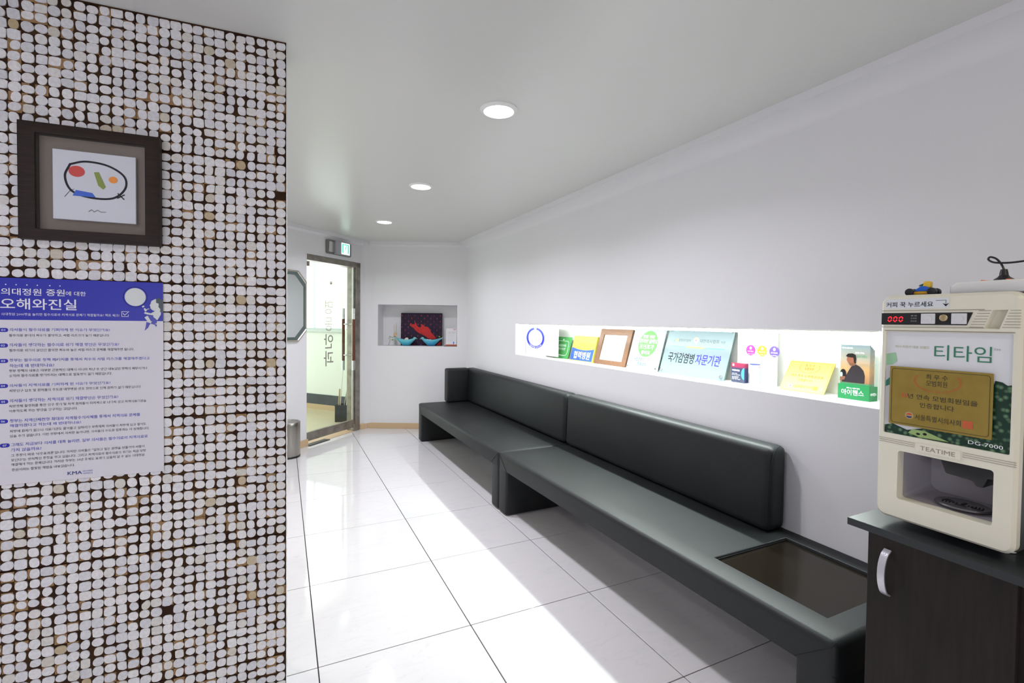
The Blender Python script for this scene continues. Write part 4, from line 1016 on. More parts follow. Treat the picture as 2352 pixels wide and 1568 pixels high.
# clear acrylic plate with the green round print
la = lean_of(0.275, 0.08)
t = stand('acrylic_plate', 2.612, 2.110, 'clear acrylic plate with a light green oval print and Korean lettering', 'sign', la)
M_frost = mat('frosted_acrylic', (0.26, 0.32, 0.35), 0.35, spec=0.3)
bm = B(); box(bm, 0, 0.300, 0, 0.006, 0, 0.284, 0.001, 1); fin('plate', bm, M_frost, t)
bm = B(); poly(bm, ell(0.158, 0.176, 0.088, 0.088, 40), -0.0003); flat('green_disc', bm, mat('disc_green', (0.09, 0.36, 0.07), 0.4, spec=0.2), t)
bm = B(); text(bm, '혈압 혈당', 0.098, 0.214, 0.11, 0.022, -0.0006, 0.02); text(bm, '관리만 잘해도', 0.078, 0.180, 0.165, 0.028, -0.0006, 0.02); text(bm, '포인트가', 0.085, 0.139, 0.135, 0.033, -0.0006, 0.04); text(bm, '쌓여요', 0.112, 0.104, 0.085, 0.027, -0.0006, 0.04)
flat('disc_lettering', bm, M_white, t)
bm = B(); text(bm, '시민건강', 0.062, 0.056, 0.078, 0.026, -0.0004, 0.01); text(bm, '참여의원', 0.100, 0.024, 0.085, 0.026, -0.0004, 0.01); flat('lettering', bm, M_ink, t)
bm = B(); text(bm, '포인트', 0.142, 0.056, 0.062, 0.026, -0.0004, 0.01); flat('red_lettering', bm, M_red, t)
bm = B()
for x in (0.016, 0.284):
    for z in (0.018, 0.272): cyl(bm, (x, -0.006, z), (x, 0.0, z), 0.006, n=14)
pieces(fin, 'spacer_cap', bm, M_steel_br, t)
# large acrylic plaque
la = lean_of(0.285, 0.09)
t = stand('acrylic_plaque', 2.290, 2.105, 'large clear acrylic plaque naming a national infectious disease advisory clinic', 'plaque', la)
bm = B(); box(bm, 0, 0.484, 0, 0.010, 0, 0.292, 0.001, 1); fin('plate', bm, mat('acrylic_plaque_face', (0.145, 0.19, 0.21), 0.35, spec=0.3), t)
bm = B(); box(bm, -0.0012, 0.4852, 0.001, 0.009, -0.0012, 0.291); fin('edge_band', bm, mat('acrylic_edge', (0.09, 0.14, 0.13), 0.2), t)
bm = B(); text(bm, '국가감염병', 0.045, 0.075, 0.205, 0.062, -0.0004, 0.03); flat('black_lettering', bm, M_ink, t)
bm = B(); text(bm, '자문기관', 0.262, 0.075, 0.175, 0.062, -0.0004, 0.03); flat('violet_lettering', bm, mat('ink_violet', (0.035, 0.02, 0.40), 0.5, spec=0.1), t)
bm = B(); text(bm, '질병관리본부', 0.098, 0.205, 0.095, 0.018, -0.0004); text(bm, '대한의사협회', 0.262, 0.205, 0.132, 0.022, -0.0004); text(bm, '지정', 0.408, 0.205, 0.028, 0.015, -0.0004); flat('grey_lettering', bm, mat('ink_pale_grey', (0.06, 0.075, 0.075), 0.6, spec=0.1), t)
bm = B(); poly(bm, rect(0.042, 0.172, 0.170, 0.178), -0.0004, 0); poly(bm, rect(0.170, 0.171, 0.305, 0.178), -0.0004, 1); poly(bm, rect(0.305, 0.170, 0.445, 0.177), -0.0004, 2)
poly(bm, rect(0.056, 0.202, 0.072, 0.214), -0.0004, 2); poly(bm, rect(0.064, 0.218, 0.078, 0.226), -0.0004, 0); poly(bm, ell(0.084, 0.214, 0.009, 0.009, 14), -0.0004, 1)
pieces(flat, 'colour_bar', bm, [mat('bar_blue', (0.08, 0.20, 0.55), 0.4), mat('bar_yellow', (0.50, 0.38, 0.04), 0.4), mat('bar_aqua', (0.06, 0.45, 0.40), 0.4)], t)
bm = B(); poly(bm, ell(0.232, 0.216, 0.020, 0.020, 28), -0.0004, 0); ring(bm, 0.232, 0.216, 0.020, 0.020, 0.004, -0.0006, 1, 20, 185, 355); ring(bm, 0.232, 0.216, 0.020, 0.020, 0.004, -0.0006, 2, 20, 5, 175)
poly(bm, [(0.222, 0.222), (0.242, 0.222), (0.235, 0.208), (0.229, 0.208)], -0.0008, 1); poly(bm, ell(0.232, 0.226, 0.008, 0.004, 12), -0.0009, 2); flat('emblem', bm, [M_white, mat('emblem_violet', (0.12, 0.12, 0.5), 0.4), mat('emblem_orange', (0.8, 0.35, 0.1), 0.4)], t)
for x in (0.018, 0.466):
    for z in (0.022, 0.276):
        bm = B(); cyl(bm, (x, -0.010, z), (x, 0.0, z), 0.0085, n=16); cyl(bm, (x, -0.0125, z), (x, -0.010, z), 0.005, n=12); fin('bolt_cap', bm, M_steel_br, t)
# medicine display: backing card, box, blister can, leaflet tray
t = stand('medicine_display', 1.760, 2.165, 'white medicine display card with magenta, orange and violet discs', 'display')
bm = B(); box(bm, -0.01, 0.215, 0, 0.004, 0, 0.272, 0.0006, 1); box(bm, -0.035, 0.18, -0.078, 0.0, 0, 0.006, 0.001, 1); fin('display_card', bm, M_pap, t)
bm = B()
for k, x in enumerate((0.072, 0.137, 0.203)): poly(bm, ell(x-0.004, 0.172, 0.027, 0.027, 30), -0.0004, k)
pieces(flat, 'disc_print', bm, [mat('disc_magenta', (0.50, 0.03, 0.28), 0.4), mat('disc_orange', (0.90, 0.32, 0.02), 0.4), mat('disc_violet', (0.10, 0.06, 0.50), 0.4)], t)
bm = B()
for k, (x, a_, b_) in enumerate(((0.068, '항바이러스', '치료 보조제'), (0.133, '비타민', '오메가'), (0.199, '안구건조증', '눈물생성'))):
    text(bm, a_, x-0.018, 0.162, 0.036, 0.008, -0.0008, 0.03); text(bm, b_, x-0.016, 0.150, 0.032, 0.006, -0.0008, 0.02); poly(bm, ell(x, 0.183, 0.007, 0.008, 8), -0.0008)
flat('disc_lettering', bm, M_white, t)
bm = B(); text(bm, '아레즈에프', 0.045, 0.212, 0.115, 0.022, -0.0004); flat('title_lettering', bm, mat('title_pink', (0.75, 0.35, 0.45), 0.4), t)
bm = B(); text(bm, '눈 건강 · 눈 피로 · 눈 건조 관리를 한번에', 0.035, 0.118, 0.165, 0.011, -0.0004, 0.01); flat('slogan_lettering', bm, mat('slogan_blue', (0.22, 0.24, 0.60), 0.4), t)
bm = B(); poly(bm, [(-0.033, 0.0008), (0.085, 0.0008), (0.085, 0.0052), (-0.033, 0.0052)], -0.0784); flat('violet_front', bm, mat('tray_violet', (0.45, 0.18, 0.72), 0.4), t)
t = stand('medicine_box', 1.752, 2.098, 'dark red and navy medicine box standing before the display card', 'box', z=NF+0.0075)
bm = B(); box(bm, 0, 0.078, 0, 0.030, 0, 0.098, 0.001, 1); fin('carton', bm, gradient_mat('carton_print', [(0, (0.012, 0.016, 0.05)), (0.72, (0.012, 0.018, 0.05)), (0.80, (0.14, 0.01, 0.04)), (1, (0.20, 0.012, 0.04))], 'z', 0, 0.098), t)
bm = B(); poly(bm, ell(0.078, 0.046, 0.018, 0.030, 20, 90, 270), -0.0004); flat('teal_glow_print', bm, mat('carton_teal', (0.03, 0.20, 0.26), 0.4), t)
bm = B(); text(bm, '아레즈에프', 0.006, 0.056, 0.046, 0.010, -0.0006, 0.03)
for k, z in enumerate((0.043, 0.036, 0.026, 0.020, 0.014)): text(bm, ('눈물 보충제', 'EYE CARE SOLUTION', '인산나트륨수화물', '점안액 0.5%', '1일 4회 점안'), 0.006, z, (0.03, 0.048, 0.04, 0.034, 0.05)[k], 0.0042, -0.0006, 0.01) if False else text(bm, ('눈물 보충제', 'EYE CARE', '인산나트륨수화물', '점안액', '1일 4회 점안')[k], 0.006, z, (0.03, 0.048, 0.04, 0.034, 0.05)[k], 0.0042, -0.0006, 0.01)
poly(bm, ell(0.013, 0.088, 0.006, 0.006, 14), -0.0006); flat('carton_lettering', bm, M_white, t)
t = stand('medicine_carton', 1.668, 2.112, 'small pale carton with a pink band beside the dark medicine box', 'box', z=NF+0.0075)
bm = B(); lathe(bm, [(0, 0), (0.024, 0), (0.024, 0.094), (0.022, 0.097), (0, 0.098)], 0.024, 0.024, 24); fin('tub', bm, mat('tub_print', (0.50, 0.54, 0.66), 0.4, var=(90, (0.25, 0.27, 0.38), 0.8)), t, smooth=True)
bm = B(); lathe(bm, [(0.0244, 0.080), (0.0244, 0.091)], 0.024, 0.024, 24); fin('pink_band', bm, mat('tub_pink', (0.75, 0.30, 0.42), 0.4), t, smooth=True)
bm = B(); lathe(bm, [(0.0, 0.0985), (0.0235, 0.0985), (0.0235, 0.094)], 0.024, 0.024, 24); fin('lid', bm, M_navy, t, smooth=True)
# yellow member plaque
la = lean_of(0.135, 0.085)
t = stand('member_plaque', 1.495, 2.110, 'yellow member plaque leaning in the niche left of the brochure holder', 'plaque', la)
bm = B(); box(bm, 0, 0.206, 0, 0.005, 0, 0.160, 0.0006, 1); fin('plate', bm, mat('plaque_yellow', (0.52, 0.42, 0.11), 0.5, spec=0.2), t)
member_plaque(t, 0.206, 0.160, -0.0005, None, mat('plaque_ink_pale', (0.16, 0.09, 0.02), 0.6, spec=0.1), mat('plaque_red_pale', (0.50, 0.16, 0.04), 0.6, spec=0.1), mat('plaque_emblem_pale', (0.6, 0.5, 0.4), 0.5))
# brochure holder
t = stand('brochure_holder', 1.228, 2.110, 'green brochure holder of clear acrylic with a man pictured on the leaflets', 'holder')
bm = B(); box(bm, 0, 0.120, 0, 0.002, 0, 0.150); box(bm, 0, 0.002, 0, 0.055, 0, 0.150); box(bm, 0.118, 0.120, 0, 0.055, 0, 0.150); box(bm, 0, 0.12, 0.053, 0.055, 0, 0.19); box(bm, 0, 0.12, 0, 0.055, 0, 0.002)
fin('acrylic_case', bm, M_acryl, t)
M_bg = mat('holder_green', (0.008, 0.11, 0.035), 0.4, spec=0.2)
bm = B(); poly(bm, rect(0, 0.0, 0.120, 0.062), -0.0005); bm.faces.new([bm.verts.new(p) for p in ((0.1205, 0, 0.0), (0.1205, 0.055, 0.0), (0.1205, 0.055, 0.058), (0.1205, 0, 0.062))]); flat('green_band', bm, M_bg, t)
bm = B(); text(bm, '아이핸스', 0.014, 0.018, 0.086, 0.023, -0.0010, 0.03); text(bm, '에타니스 인공수정체', 0.034, 0.044, 0.050, 0.006, -0.0010, 0.03)
vs, fs = glyphs('아이핸스', 0.03); xa = min(v[0] for v in vs); xb = max(v[0] for v in vs); za = min(v[1] for v in vs); zb = max(v[1] for v in vs)
q = [bm.verts.new((0.121, 0.006+(v[0]-xa)/(xb-xa)*0.042, 0.022+(v[1]-za)/(zb-za)*0.012)) for v in vs]
for f in fs: bm.faces.new([q[i] for i in f])
flat('lettering', bm, M_white, t)
lf = empty('leaflet_stack', (0, 0, 0)); lf.parent = t
bm = B()
for k in range(4): box(bm, 0.005, 0.116, 0.005+k*0.009, 0.012+k*0.009, 0.004, 0.224-k*0.006, 0.0004, 1)
pieces(fin, 'leaflet', bm, gradient_mat('leaflet_print', [(0, (0.03, 0.20, 0.08)), (0.30, (0.04, 0.20, 0.09)), (0.31, (0.25, 0.10, 0.05)), (0.55, (0.45, 0.22, 0.09)), (0.75, (0.24, 0.22, 0.18)), (1, (0.07, 0.11, 0.13))], 'z', 0.0, 0.224), lf)
bm = B()
y = 0.0040
poly(bm, [(0.012, 0.070), (0.098, 0.070), (0.100, 0.100), (0.094, 0.122), (0.080, 0.138), (0.064, 0.146), (0.048, 0.136), (0.038, 0.118), (0.030, 0.100), (0.012, 0.098)], y, 0)      # jacket
poly(bm, [(0.034, 0.152), (0.044, 0.138), (0.062, 0.140), (0.064, 0.160), (0.060, 0.178), (0.044, 0.182), (0.032, 0.176), (0.029, 0.162)], y-0.0002, 1)                               # face
poly(bm, [(0.026, 0.178), (0.034, 0.188), (0.052, 0.190), (0.064, 0.184), (0.067, 0.168), (0.065, 0.148), (0.058, 0.152), (0.055, 0.172), (0.032, 0.174)], y-0.0004, 2)                # hair
poly(bm, ell(0.017, 0.105, 0.012, 0.018, 16), y-0.0003, 2); poly(bm, ell(0.010, 0.100, 0.005, 0.010, 12), y-0.0005, 3)
poly(bm, [(0.005, 0.075), (0.022, 0.078), (0.026, 0.092), (0.012, 0.094), (0.005, 0.09)], y-0.0004, 1)
flat('man_picture', bm, [mat('print_jacket', (0.022, 0.015, 0.020), 0.6, spec=0.1), mat('print_skin', (0.16, 0.06, 0.035), 0.6, spec=0.1), mat('print_dark', (0.007, 0.005, 0.005), 0.6, spec=0.1), mat('print_sky', (0.35, 0.42, 0.60), 0.5)], lf)
bm = B(); text(bm, '렌즈로 바꾸는', 0.062, 0.190, 0.034, 0.006, y-0.0006, 0.03); text(bm, '에타니스 인공수정체', 0.010, 0.208, 0.042, 0.006, y-0.0006, 0.03); flat('leaflet_lettering', bm, M_white, lf)
bm = B(); text(bm, '[남다른]', 0.068, 0.172, 0.036, 0.012, y-0.0006, 0.02); flat('green_lettering', bm, M_dgreen, lf)

# ================================================================== square niche in the back wall (origin on its floor, x right, y in)
n0 = bw(N2[0])
def b2(x, y, z=N2[2]): v = BW0+BWd*(N2[0]+x)+Vector((math.sin(TH), math.cos(TH)))*y; return (v.x, v.y, z)
t = empty('fabric_picture', b2(0.232, 0.165), BWr, lean=-0.04, label='dark purple dashed picture with a red shape leaning in the back niche', cat='picture')
bm = B(); box(bm, 0, 0.502, 0, 0.02, 0, 0.396, 0.002, 1); fin('panel', bm, mat('fabric_purple', (0.014, 0.006, 0.022), 0.8, bump=(300, 0.3), var=(14, (0.03, 0.008, 0.04), 0.8)), t)
bm = B(); px = 0.502/1110.
HS = [(835, 655), (850, 605), (880, 600), (905, 625), (975, 630), (970, 580), (995, 575), (1020, 620), (1040, 670), (1080, 705), (1140, 710), (1150, 680), (1135, 625), (1170, 625), (1210, 650), (1250, 690), (1290, 690), (1350, 720), (1385, 770), (1400, 820), (1440, 870), (1500, 930), (1560, 1010), (1480, 1030), (1400, 1020), (1340, 1010), (1300, 970), (1200, 910), (1120, 880), (1040, 830), (985, 780), (940, 725), (880, 690)]
poly(bm, [((x-600)*px, (1205-yy)*px*0.99) for x, yy in HS], -0.0008); poly(bm, [((x-600)*px, (1205-yy)*px) for x, yy in ((1560, 1195), (1680, 1195), (1690, 1110), (1650, 1110), (1600, 1150))], -0.0008)
flat('red_shape', bm, mat('fabric_red', (0.52, 0.015, 0.012), 0.7), t)
bm = B(); rr = random.Random(3)
for j in range(11):
    for i in range(7):
        x = 0.015+i*0.0775+(0.039 if j % 2 else 0); z = 0.365-j*0.0355
        if x < 0.49: poly(bm, [(x-0.004, z), (x, z-0.013), (x+0.004, z), (x, z+0.013)], -0.0013, rr.choice((0, 0, 0, 1, 2)) if not (0.12 < x < 0.42 and (0.30-(x-0.1)*0.7) > z > 0.18-(x-0.12)*0.6) else 3)
flat('dash_print', bm, [mat('dash_red', (0.50, 0.03, 0.03), 0.7), mat('dash_pink', (0.35, 0.03, 0.16), 0.7), mat('dash_dull', (0.16, 0.02, 0.05), 0.7), mat('dash_dark', (0.03, 0.01, 0.02), 0.7)], t)
# bird shaped bowls
def bird_bowl(loc, rz, flip, label, grad):
    t = empty('bird_bowl', loc, rz, label=label, cat='bowl', group='blue bird bowls')
    N = 26; M_ = 12; L = 0.236
    def topz(u): return 0.074+0.024*abs(2*u-1)**1.8+(0.003 if u > 0.9 else 0)
    def botz(u):
        a = abs(2*u-1); return 0.0 if a < 0.30 else 0.086*((a-0.30)/0.70)**1.05
    def hw(u): return 0.052*max(0.0, 1-abs(2*u-1)**2.6)**0.8+0.003
    bm = B(); rows = []
    for i in range(N+1):
        u = i/N; x = (u-0.5)*L; zt, zb = topz(u), min(botz(u), topz(u)-0.008); w = hw(u); row = []
        for k in range(M_+1):
            a = PI*k/M_; row.append((x, -w*math.cos(a), zt-(zt-zb)*math.sin(a)**0.8))
        for k in range(M_, -1, -1):
            a = PI*k/M_; row.append((x, -(w-0.003)*math.cos(a)*0.9, zt-(zt-zb-0.006)*math.sin(a)**0.8-0.0005))
        rows.append([bm.verts.new(p if not flip else (-p[0], p[1], p[2])) for p in row])
    for a, b_ in zip(rows, rows[1:]):
        n = len(a)
        for k in range(n): bm.faces.new([a[k], a[(k+1) % n], b_[(k+1) % n], b_[k]])
    bm.faces.new(rows[0]); bm.faces.new(rows[-1][::-1])
    fin('body', bm, grad, t, smooth=True, sharp=50)
    sg = -1 if flip else 1
    bm = B()                                      # head with beak at one end, upturned tail at the other
    bmesh.ops.create_uvsphere(bm, u_segments=14, v_segments=10, radius=0.017, matrix=Matrix.Translation((sg*0.103, 0, 0.093)) @ Matrix.Diagonal((1.1, 0.75, 0.72, 1)))
    cyl(bm, (sg*0.115, 0, 0.090), (sg*0.138, 0, 0.082), 0.007, 0.0008, 10)
    fin('head', bm, grad, t, smooth=True)
    bm = B()
    for sy in (-1, 1): bmesh.ops.create_icosphere(bm, subdivisions=1, radius=0.0022, matrix=Matrix.Translation((sg*0.108, sy*0.0122, 0.096)))
    fin('eye', bm, M_black, t)
    bm = B(); prism(bm, [(-sg*0.105, 0.082), (-sg*0.145, 0.112), (-sg*0.135, 0.090), (-sg*0.110, 0.076)], -0.008, 0.008); soft(bm, 0.002, 2); fin('tail', bm, grad, t, smooth=True)
    bm = B(); lathe(bm, [(0.0, -0.0005), (0.028, -0.0005), (0.026, 0.004), (0, 0.004)]); fin('foot_ring', bm, mat('bowl_foot', (0.03, 0.16, 0.32), 0.3), t, smooth=True)
    return t
gA = gradient_mat('glaze_teal_pale', [(0, (0.02, 0.28, 0.45)), (0.4, (0.06, 0.45, 0.58)), (1, (0.28, 0.62, 0.62))], 'z', 0, 0.11, 0.15)
gB = gradient_mat('glaze_teal_deep', [(0, (0.005, 0.16, 0.42)), (0.5, (0.05, 0.40, 0.58)), (1, (0.30, 0.64, 0.66))], 'z', 0, 0.11, 0.15)
bird_bowl(b2(0.318, 0.075, N2[2]+0.001), BWr, False, 'left blue bird-shaped bowl facing right, in the back niche', gA)
bird_bowl(b2(0.618, 0.075, N2[2]+0.001), BWr, True, 'right blue bird-shaped bowl with deeper blue belly in the back niche', gB)
M_stone = mat('pale_stone', (0.70, 0.68, 0.60), 0.6); M_twig = mat('twig_brown', (0.10, 0.06, 0.03), 0.7); M_leafg = mat('leaf_green', (0.20, 0.36, 0.03), 0.5)
def pebble(loc, r, sc, label, m_=M_stone):
    bm = B(); bmesh.ops.create_icosphere(bm, subdivisions=3, radius=r)
    for v in bm.verts: v.co.x *= sc[0]*(1+0.06*math.sin(v.co.y*90)); v.co.y *= sc[1]; v.co.z *= sc[2]*(1+0.05*math.sin(v.co.x*70))
    o = fin('pebble', bm, m_, loc=loc, smooth=True); tag(o, label, 'stone')
pebble(b2(0.325, 0.075, N2[2]+0.072), 0.026, (1.0, 0.8, 1.05), 'large pale rounded stone lying in the left blue bird bowl')
pebble(b2(0.575, 0.078, N2[2]+0.070), 0.016, (1.2, 0.9, 0.7), 'left small white stone lying in the right blue bird bowl', M_white)
pebble(b2(0.608, 0.070, N2[2]+0.072), 0.012, (1.3, 0.9, 0.7), 'right small white stone lying in the right blue bird bowl', M_white)
def twig(loc, rz, pts, leaves, label):
    t = empty('leafy_twig', loc, rz, label=label, cat='twig')
    bm = B(); tube(bm, spline(pts, 5), 0.0022, 6); fin('stem', bm, M_twig, t, smooth=True)
    for (x, y, z, a, s_, g) in leaves:
        bm = B(); bmesh.ops.create_icosphere(bm, subdivisions=2, radius=s_, matrix=Matrix.Rotation(a, 4, 'Y') @ Matrix.Diagonal((1, 0.7, 0.6, 1)))
        fin('leaf', bm, M_leafg if g else M_stone, t, smooth=True, loc=(x, y, z))
twig(b2(0.13, 0.06), BWr, [(-0.02, 0, 0.0), (-0.005, 0, 0.05), (0.0, 0, 0.095), (-0.012, 0.01, 0.11), (0.03, 0, 0.10), (0.07, -0.01, 0.118)], [(0.028, 0, 0.072, 0.1, 0.013, 1), (-0.018, 0, 0.088, 0.6, 0.006, 1), (0.075, -0.01, 0.122, 0.3, 0.010, 0), (-0.006, 0, 0.110, 0.9, 0.006, 1)], 'leafy brown twig standing at the left of the back niche')
twig(b2(0.70, 0.09, N2[2]+0.075), BWr, [(0.0, 0, 0.0), (0.03, 0, 0.012), (0.05, 0, 0.035), (0.045, 0.0, 0.055)], [(0.015, 0, 0.038, 0.5, 0.013, 1), (0.040, 0, 0.018, 0.9, 0.010, 1), (0.02, -0.01, 0.012, 0, 0.012, 0)], 'twig with round green leaves on the right blue bird bowl')
# reed diffuser
t = empty('reed_diffuser', b2(0.178, 0.11), BWr, label='glass reed diffuser with a wooden cap and thin reeds in the back niche', cat='diffuser')
bm = B(); lathe(bm, [(0, 0), (0.024, 0), (0.026, 0.006), (0.026, 0.085), (0.016, 0.10), (0.014, 0.11), (0.0, 0.11)], n=20); fin('bottle', bm, M_acryl, t, smooth=True)
bm = B(); lathe(bm, [(0, 0.108), (0.019, 0.108), (0.018, 0.145), (0.010, 0.157), (0, 0.158)], n=20); fin('cap', bm, mat('cap_wood', (0.62, 0.42, 0.20), 0.5), t, smooth=True)
for dx, dy, zz in ((-0.02, 0.0, 0.25), (-0.008, 0.01, 0.26), (0.010, 0.01, 0.255), (0.018, -0.004, 0.27)):
    bm = B(); cyl(bm, (dx*0.3, dy*0.3, 0.02), (dx, dy, zz), 0.0012, n=6); fin('reed', bm, mat('reed_tan', (0.36, 0.26, 0.13), 0.6), t)
# small notice
t = empty('notice_card', b2(0.797, 0.065), BWr, lean=-0.10, label='small white printed notice in a stand at the right of the back niche', cat='card')
bm = B(); box(bm, 0, 0.128, 0, 0.003, 0.006, 0.215, 0.0005, 1); fin('card', bm, mat('notice_paper', (0.72, 0.72, 0.74), 0.4), t)
bm = B(); box(bm, -0.02, 0.148, -0.02, 0.04, -0.001, 0.006, 0.001, 1); fin('stand_base', bm, mat('stand_brown', (0.10, 0.04, 0.02), 0.4), t)
bm = B(); poly(bm, rect(0, 0.006, 0.128, 0.022), -0.0004); poly(bm, [(0.085, 0.205), (0.105, 0.196), (0.122, 0.206), (0.118, 0.212), (0.105, 0.203), (0.09, 0.21)], -0.0004); flat('orange_band', bm, mat('notice_orange', (0.55, 0.10, 0.04), 0.4), t)
bm = B(); text(bm, '진료비 안내', 0.018, 0.166, 0.09, 0.011, -0.0004, 0.01); text(bm, '비급여 항목', 0.018, 0.152, 0.085, 0.009, -0.0004, 0.01)
for k in range(6): text(bm, '보건복지부 고시에 따라 알려드립니다', 0.014, 0.132-k*0.0145, 0.085-0.012*(k % 3), 0.005, -0.0004)
flat('lettering', bm, M_grey, t)
bm = B(); poly(bm, rect(0.088, 0.026, 0.098, 0.056), -0.0004); flat('blue_figure_print', bm, M_blue, t)

# ================================================================== poster and framed picture on the partition
po = empty('poster', (LW0.x-0.700*LWd.x+0.0015*math.sin(LWr), LW0.y-0.700*LWd.y-0.0040, 0.802), LWr, label='large blue and white Korean medical policy poster on the mosaic wall', cat='poster')
bm = B(); X0, X1, Z1 = -0.068, 0.352, 0.590
for k in range(12):
    pass
box(bm, X0, X1, 0.0, 0.0012, 0, Z1); fin('sheet', bm, M_ppaper, po)
bm = B(); poly(bm, rect(X0, 0.471, X1, Z1), -0.0003); flat('blue_header', bm, M_pblue, po)
PT = [
('의대정원 증원', -0.0294, 0.551, 0.1413, 0.02, 'w', 0.03),
('에 대한', 0.1139, 0.5495, 0.0471, 0.013, 'w', 0.02),
('오해와진실', -0.0314, 0.5165, 0.1703, 0.032, 'w', 0.03),
('의대정원 2000명을 늘리면 필수의료와 지역의료 문제가 해결될까요? 팩트 체크!', -0.0294, 0.487, 0.2705, 0.008, 'w', 0),
('의사들이 필수의료를 기피하게 된 이유가 무엇인가요?', -0.0123, 0.443, 0.2304, 0.009, 'b', 0.02),
('필수의료 분야의 처우가 열악하고, 사법 리스크가 높기 때문입니다.', -0.0133, 0.4265, 0.2304, 0.008, 'k', 0),
('의사들이 생각하는 필수의료 위기 해결 방안은 무엇인가요?', -0.0133, 0.3995, 0.2535, 0.01, 'b', 0.02),
('필수의료 위기의 원인인 열악한 처우와 높은 사법 리스크 문제를 해결해주면 됩니다.', -0.0133, 0.384, 0.2905, 0.008, 'k', 0),
('정부는 필수의료 정책 패키지를 통해서 처우와 사법 리스크를 해결해주겠다고', -0.0133, 0.356, 0.3296, 0.009, 'b', 0.02),
('하는데 왜 반대하나요?', -0.0133, 0.34, 0.0992, 0.01, 'b', 0.02),
('정부 정책의 내용은 대부분 근본적인 대책이 아니라 지난 수 년간 내놓았던 정책의 재탕이거나', -0.0143, 0.3255, 0.3246, 0.008, 'k', 0),
('오히려 필수의료를 망가뜨리는 대책으로 실효성이 없기 때문입니다.', -0.0143, 0.3115, 0.2364, 0.008, 'k', 0),
('의사들이 지역의료를 기피하게 된 이유가 무엇인가요?', -0.0143, 0.2835, 0.2324, 0.009, 'b', 0.02),
('지방인구 감소 및 환자들의 수도권 대형병원 선호 현상으로 인해 환자가 없기 때문입니다.', -0.0143, 0.2685, 0.3086, 0.008, 'k', 0),
('의사들이 생각하는 지역의료 위기 해결방안은 무엇인가요?', -0.0143, 0.24, 0.2515, 0.01, 'b', 0.02),
('지방경제 활성화를 통한 인구 증가 및 지역 환자들이 타지역으로 나가지 않고 지역의료기관을', -0.0153, 0.2245, 0.3226, 0.008, 'k', 0),
('이용하도록 하는 방안을 강구하는 것입니다.', -0.0153, 0.2105, 0.1543, 0.008, 'k', 0),
('정부는 지역인재전형 확대와 지역필수의사제를 통해서 지역의료 문제를', -0.0143, 0.1825, 0.3056, 0.01, 'b', 0.02),
('해결하겠다고 하는데 왜 반대하나요?', -0.0143, 0.1685, 0.1613, 0.009, 'b', 0.02),
('지방에 환자가 없으니 의료기관도 줄어들고 일자리가 부족해져 의사들이 지방에 있고 싶어도', -0.0143, 0.1525, 0.3206, 0.008, 'k', 0),
('있을 수가 없습니다. 이런 상황에서 의사만 늘어나면, 의사들의 수도권 집중화는 더 심해집니다.', -0.0143, 0.1385, 0.3286, 0.008, 'k', 0),
('그래도 지금보다 의사를 대폭 늘리면, 일부 의사들은 필수의료와 지역의료로', -0.0123, 0.1135, 0.3226, 0.01, 'b', 0.02),
('가지 않을까요?', -0.0123, 0.0985, 0.0671, 0.01, 'b', 0.02),
('그 주장이 바로 \'낙수효과론\'입니다. 하지만 의사들은 "일하고 싶은 환경을 만들어야 사람이', -0.0123, 0.083, 0.3136, 0.008, 'k', 0),
('모인다"는 상식적인 주장을 하고 있습니다. 그리고 지역의료와 필수의료의 위기는 지금 당장', -0.0123, 0.0695, 0.3176, 0.008, 'k', 0),
('해결해야 하는 문제입니다. 하지만 정부는 10년 후에도 효과가 있을지 알 수 없는 의대정원', -0.0123, 0.0565, 0.3136, 0.008, 'k', 0),
('증원이라는 잘못된 해법을 내놓았습니다.', -0.0113, 0.0415, 0.1423, 0.008, 'k', 0),
('KMA', 0.1139, 0.018, 0.0341, 0.01, 'n', 0.05),
('대한의사협회', 0.15, 0.021, 0.023, 0.005, 'b', 0),
('의료정책연구원', 0.15, 0.014, 0.023, 0.005, 'b', 0),
]
kinds = {'w': ('title_line', M_pwhite), 'b': ('heading_line', M_phead), 'k': ('body_line', M_ink), 'n': ('logo_lettering', M_navy)}
for (tx, x, zc, w, h, k_, bo) in PT:
    nm, mm = kinds[k_]
    bm = B(); text(bm, tx, x, zc-h/2, w, h, -0.0007, bo, res=1 if h < 0.012 else 4); flat(nm, bm, mm, po)
bm = B()
for x in (-0.019, 0.0035, 0.027, 0.050, 0.078, 0.101): poly(bm, ell(x, 0.571, 0.0017, 0.0017, 10), -0.0007)
pieces(flat, 'emphasis_dot', bm, M_pwhite, po)
bm = B()
P = [(0.2615, 0.499), (0.2472, 0.499), (0.2472, 0.484), (0.2632, 0.484), (0.2632, 0.490)]; stroke(bm, P, 0.0012, -0.0007); stroke(bm, [(0.2505, 0.494), (0.2545, 0.488), (0.2650, 0.4995)], 0.0014, -0.0008)
flat('check_box', bm, M_pwhite, po)
bm = B()
for x, z in ((-0.0254, 0.442), (-0.0264, 0.398), (-0.0264, 0.354), (-0.0274, 0.283), (-0.0274, 0.238), (-0.0284, 0.182), (-0.0254, 0.113)): poly(bm, rrect(x-0.011, z-0.0058, x+0.0105, z+0.0058, 0.0056, 5), -0.0005)
pieces(flat, 'number_pill', bm, M_navy if False else M_pblue, po)
bm = B()
for x, z, n in ((-0.0254, 0.442, '01'), (-0.0264, 0.398, '02'), (-0.0264, 0.354, '03'), (-0.0274, 0.283, '04'), (-0.0274, 0.238, '05'), (-0.0284, 0.182, '06'), (-0.0254, 0.113, '07')): text(bm, n, x-0.0045, z-0.0028, 0.0085, 0.0056, -0.0009, 0.03)
flat('number_lettering', bm, M_pwhite, po)
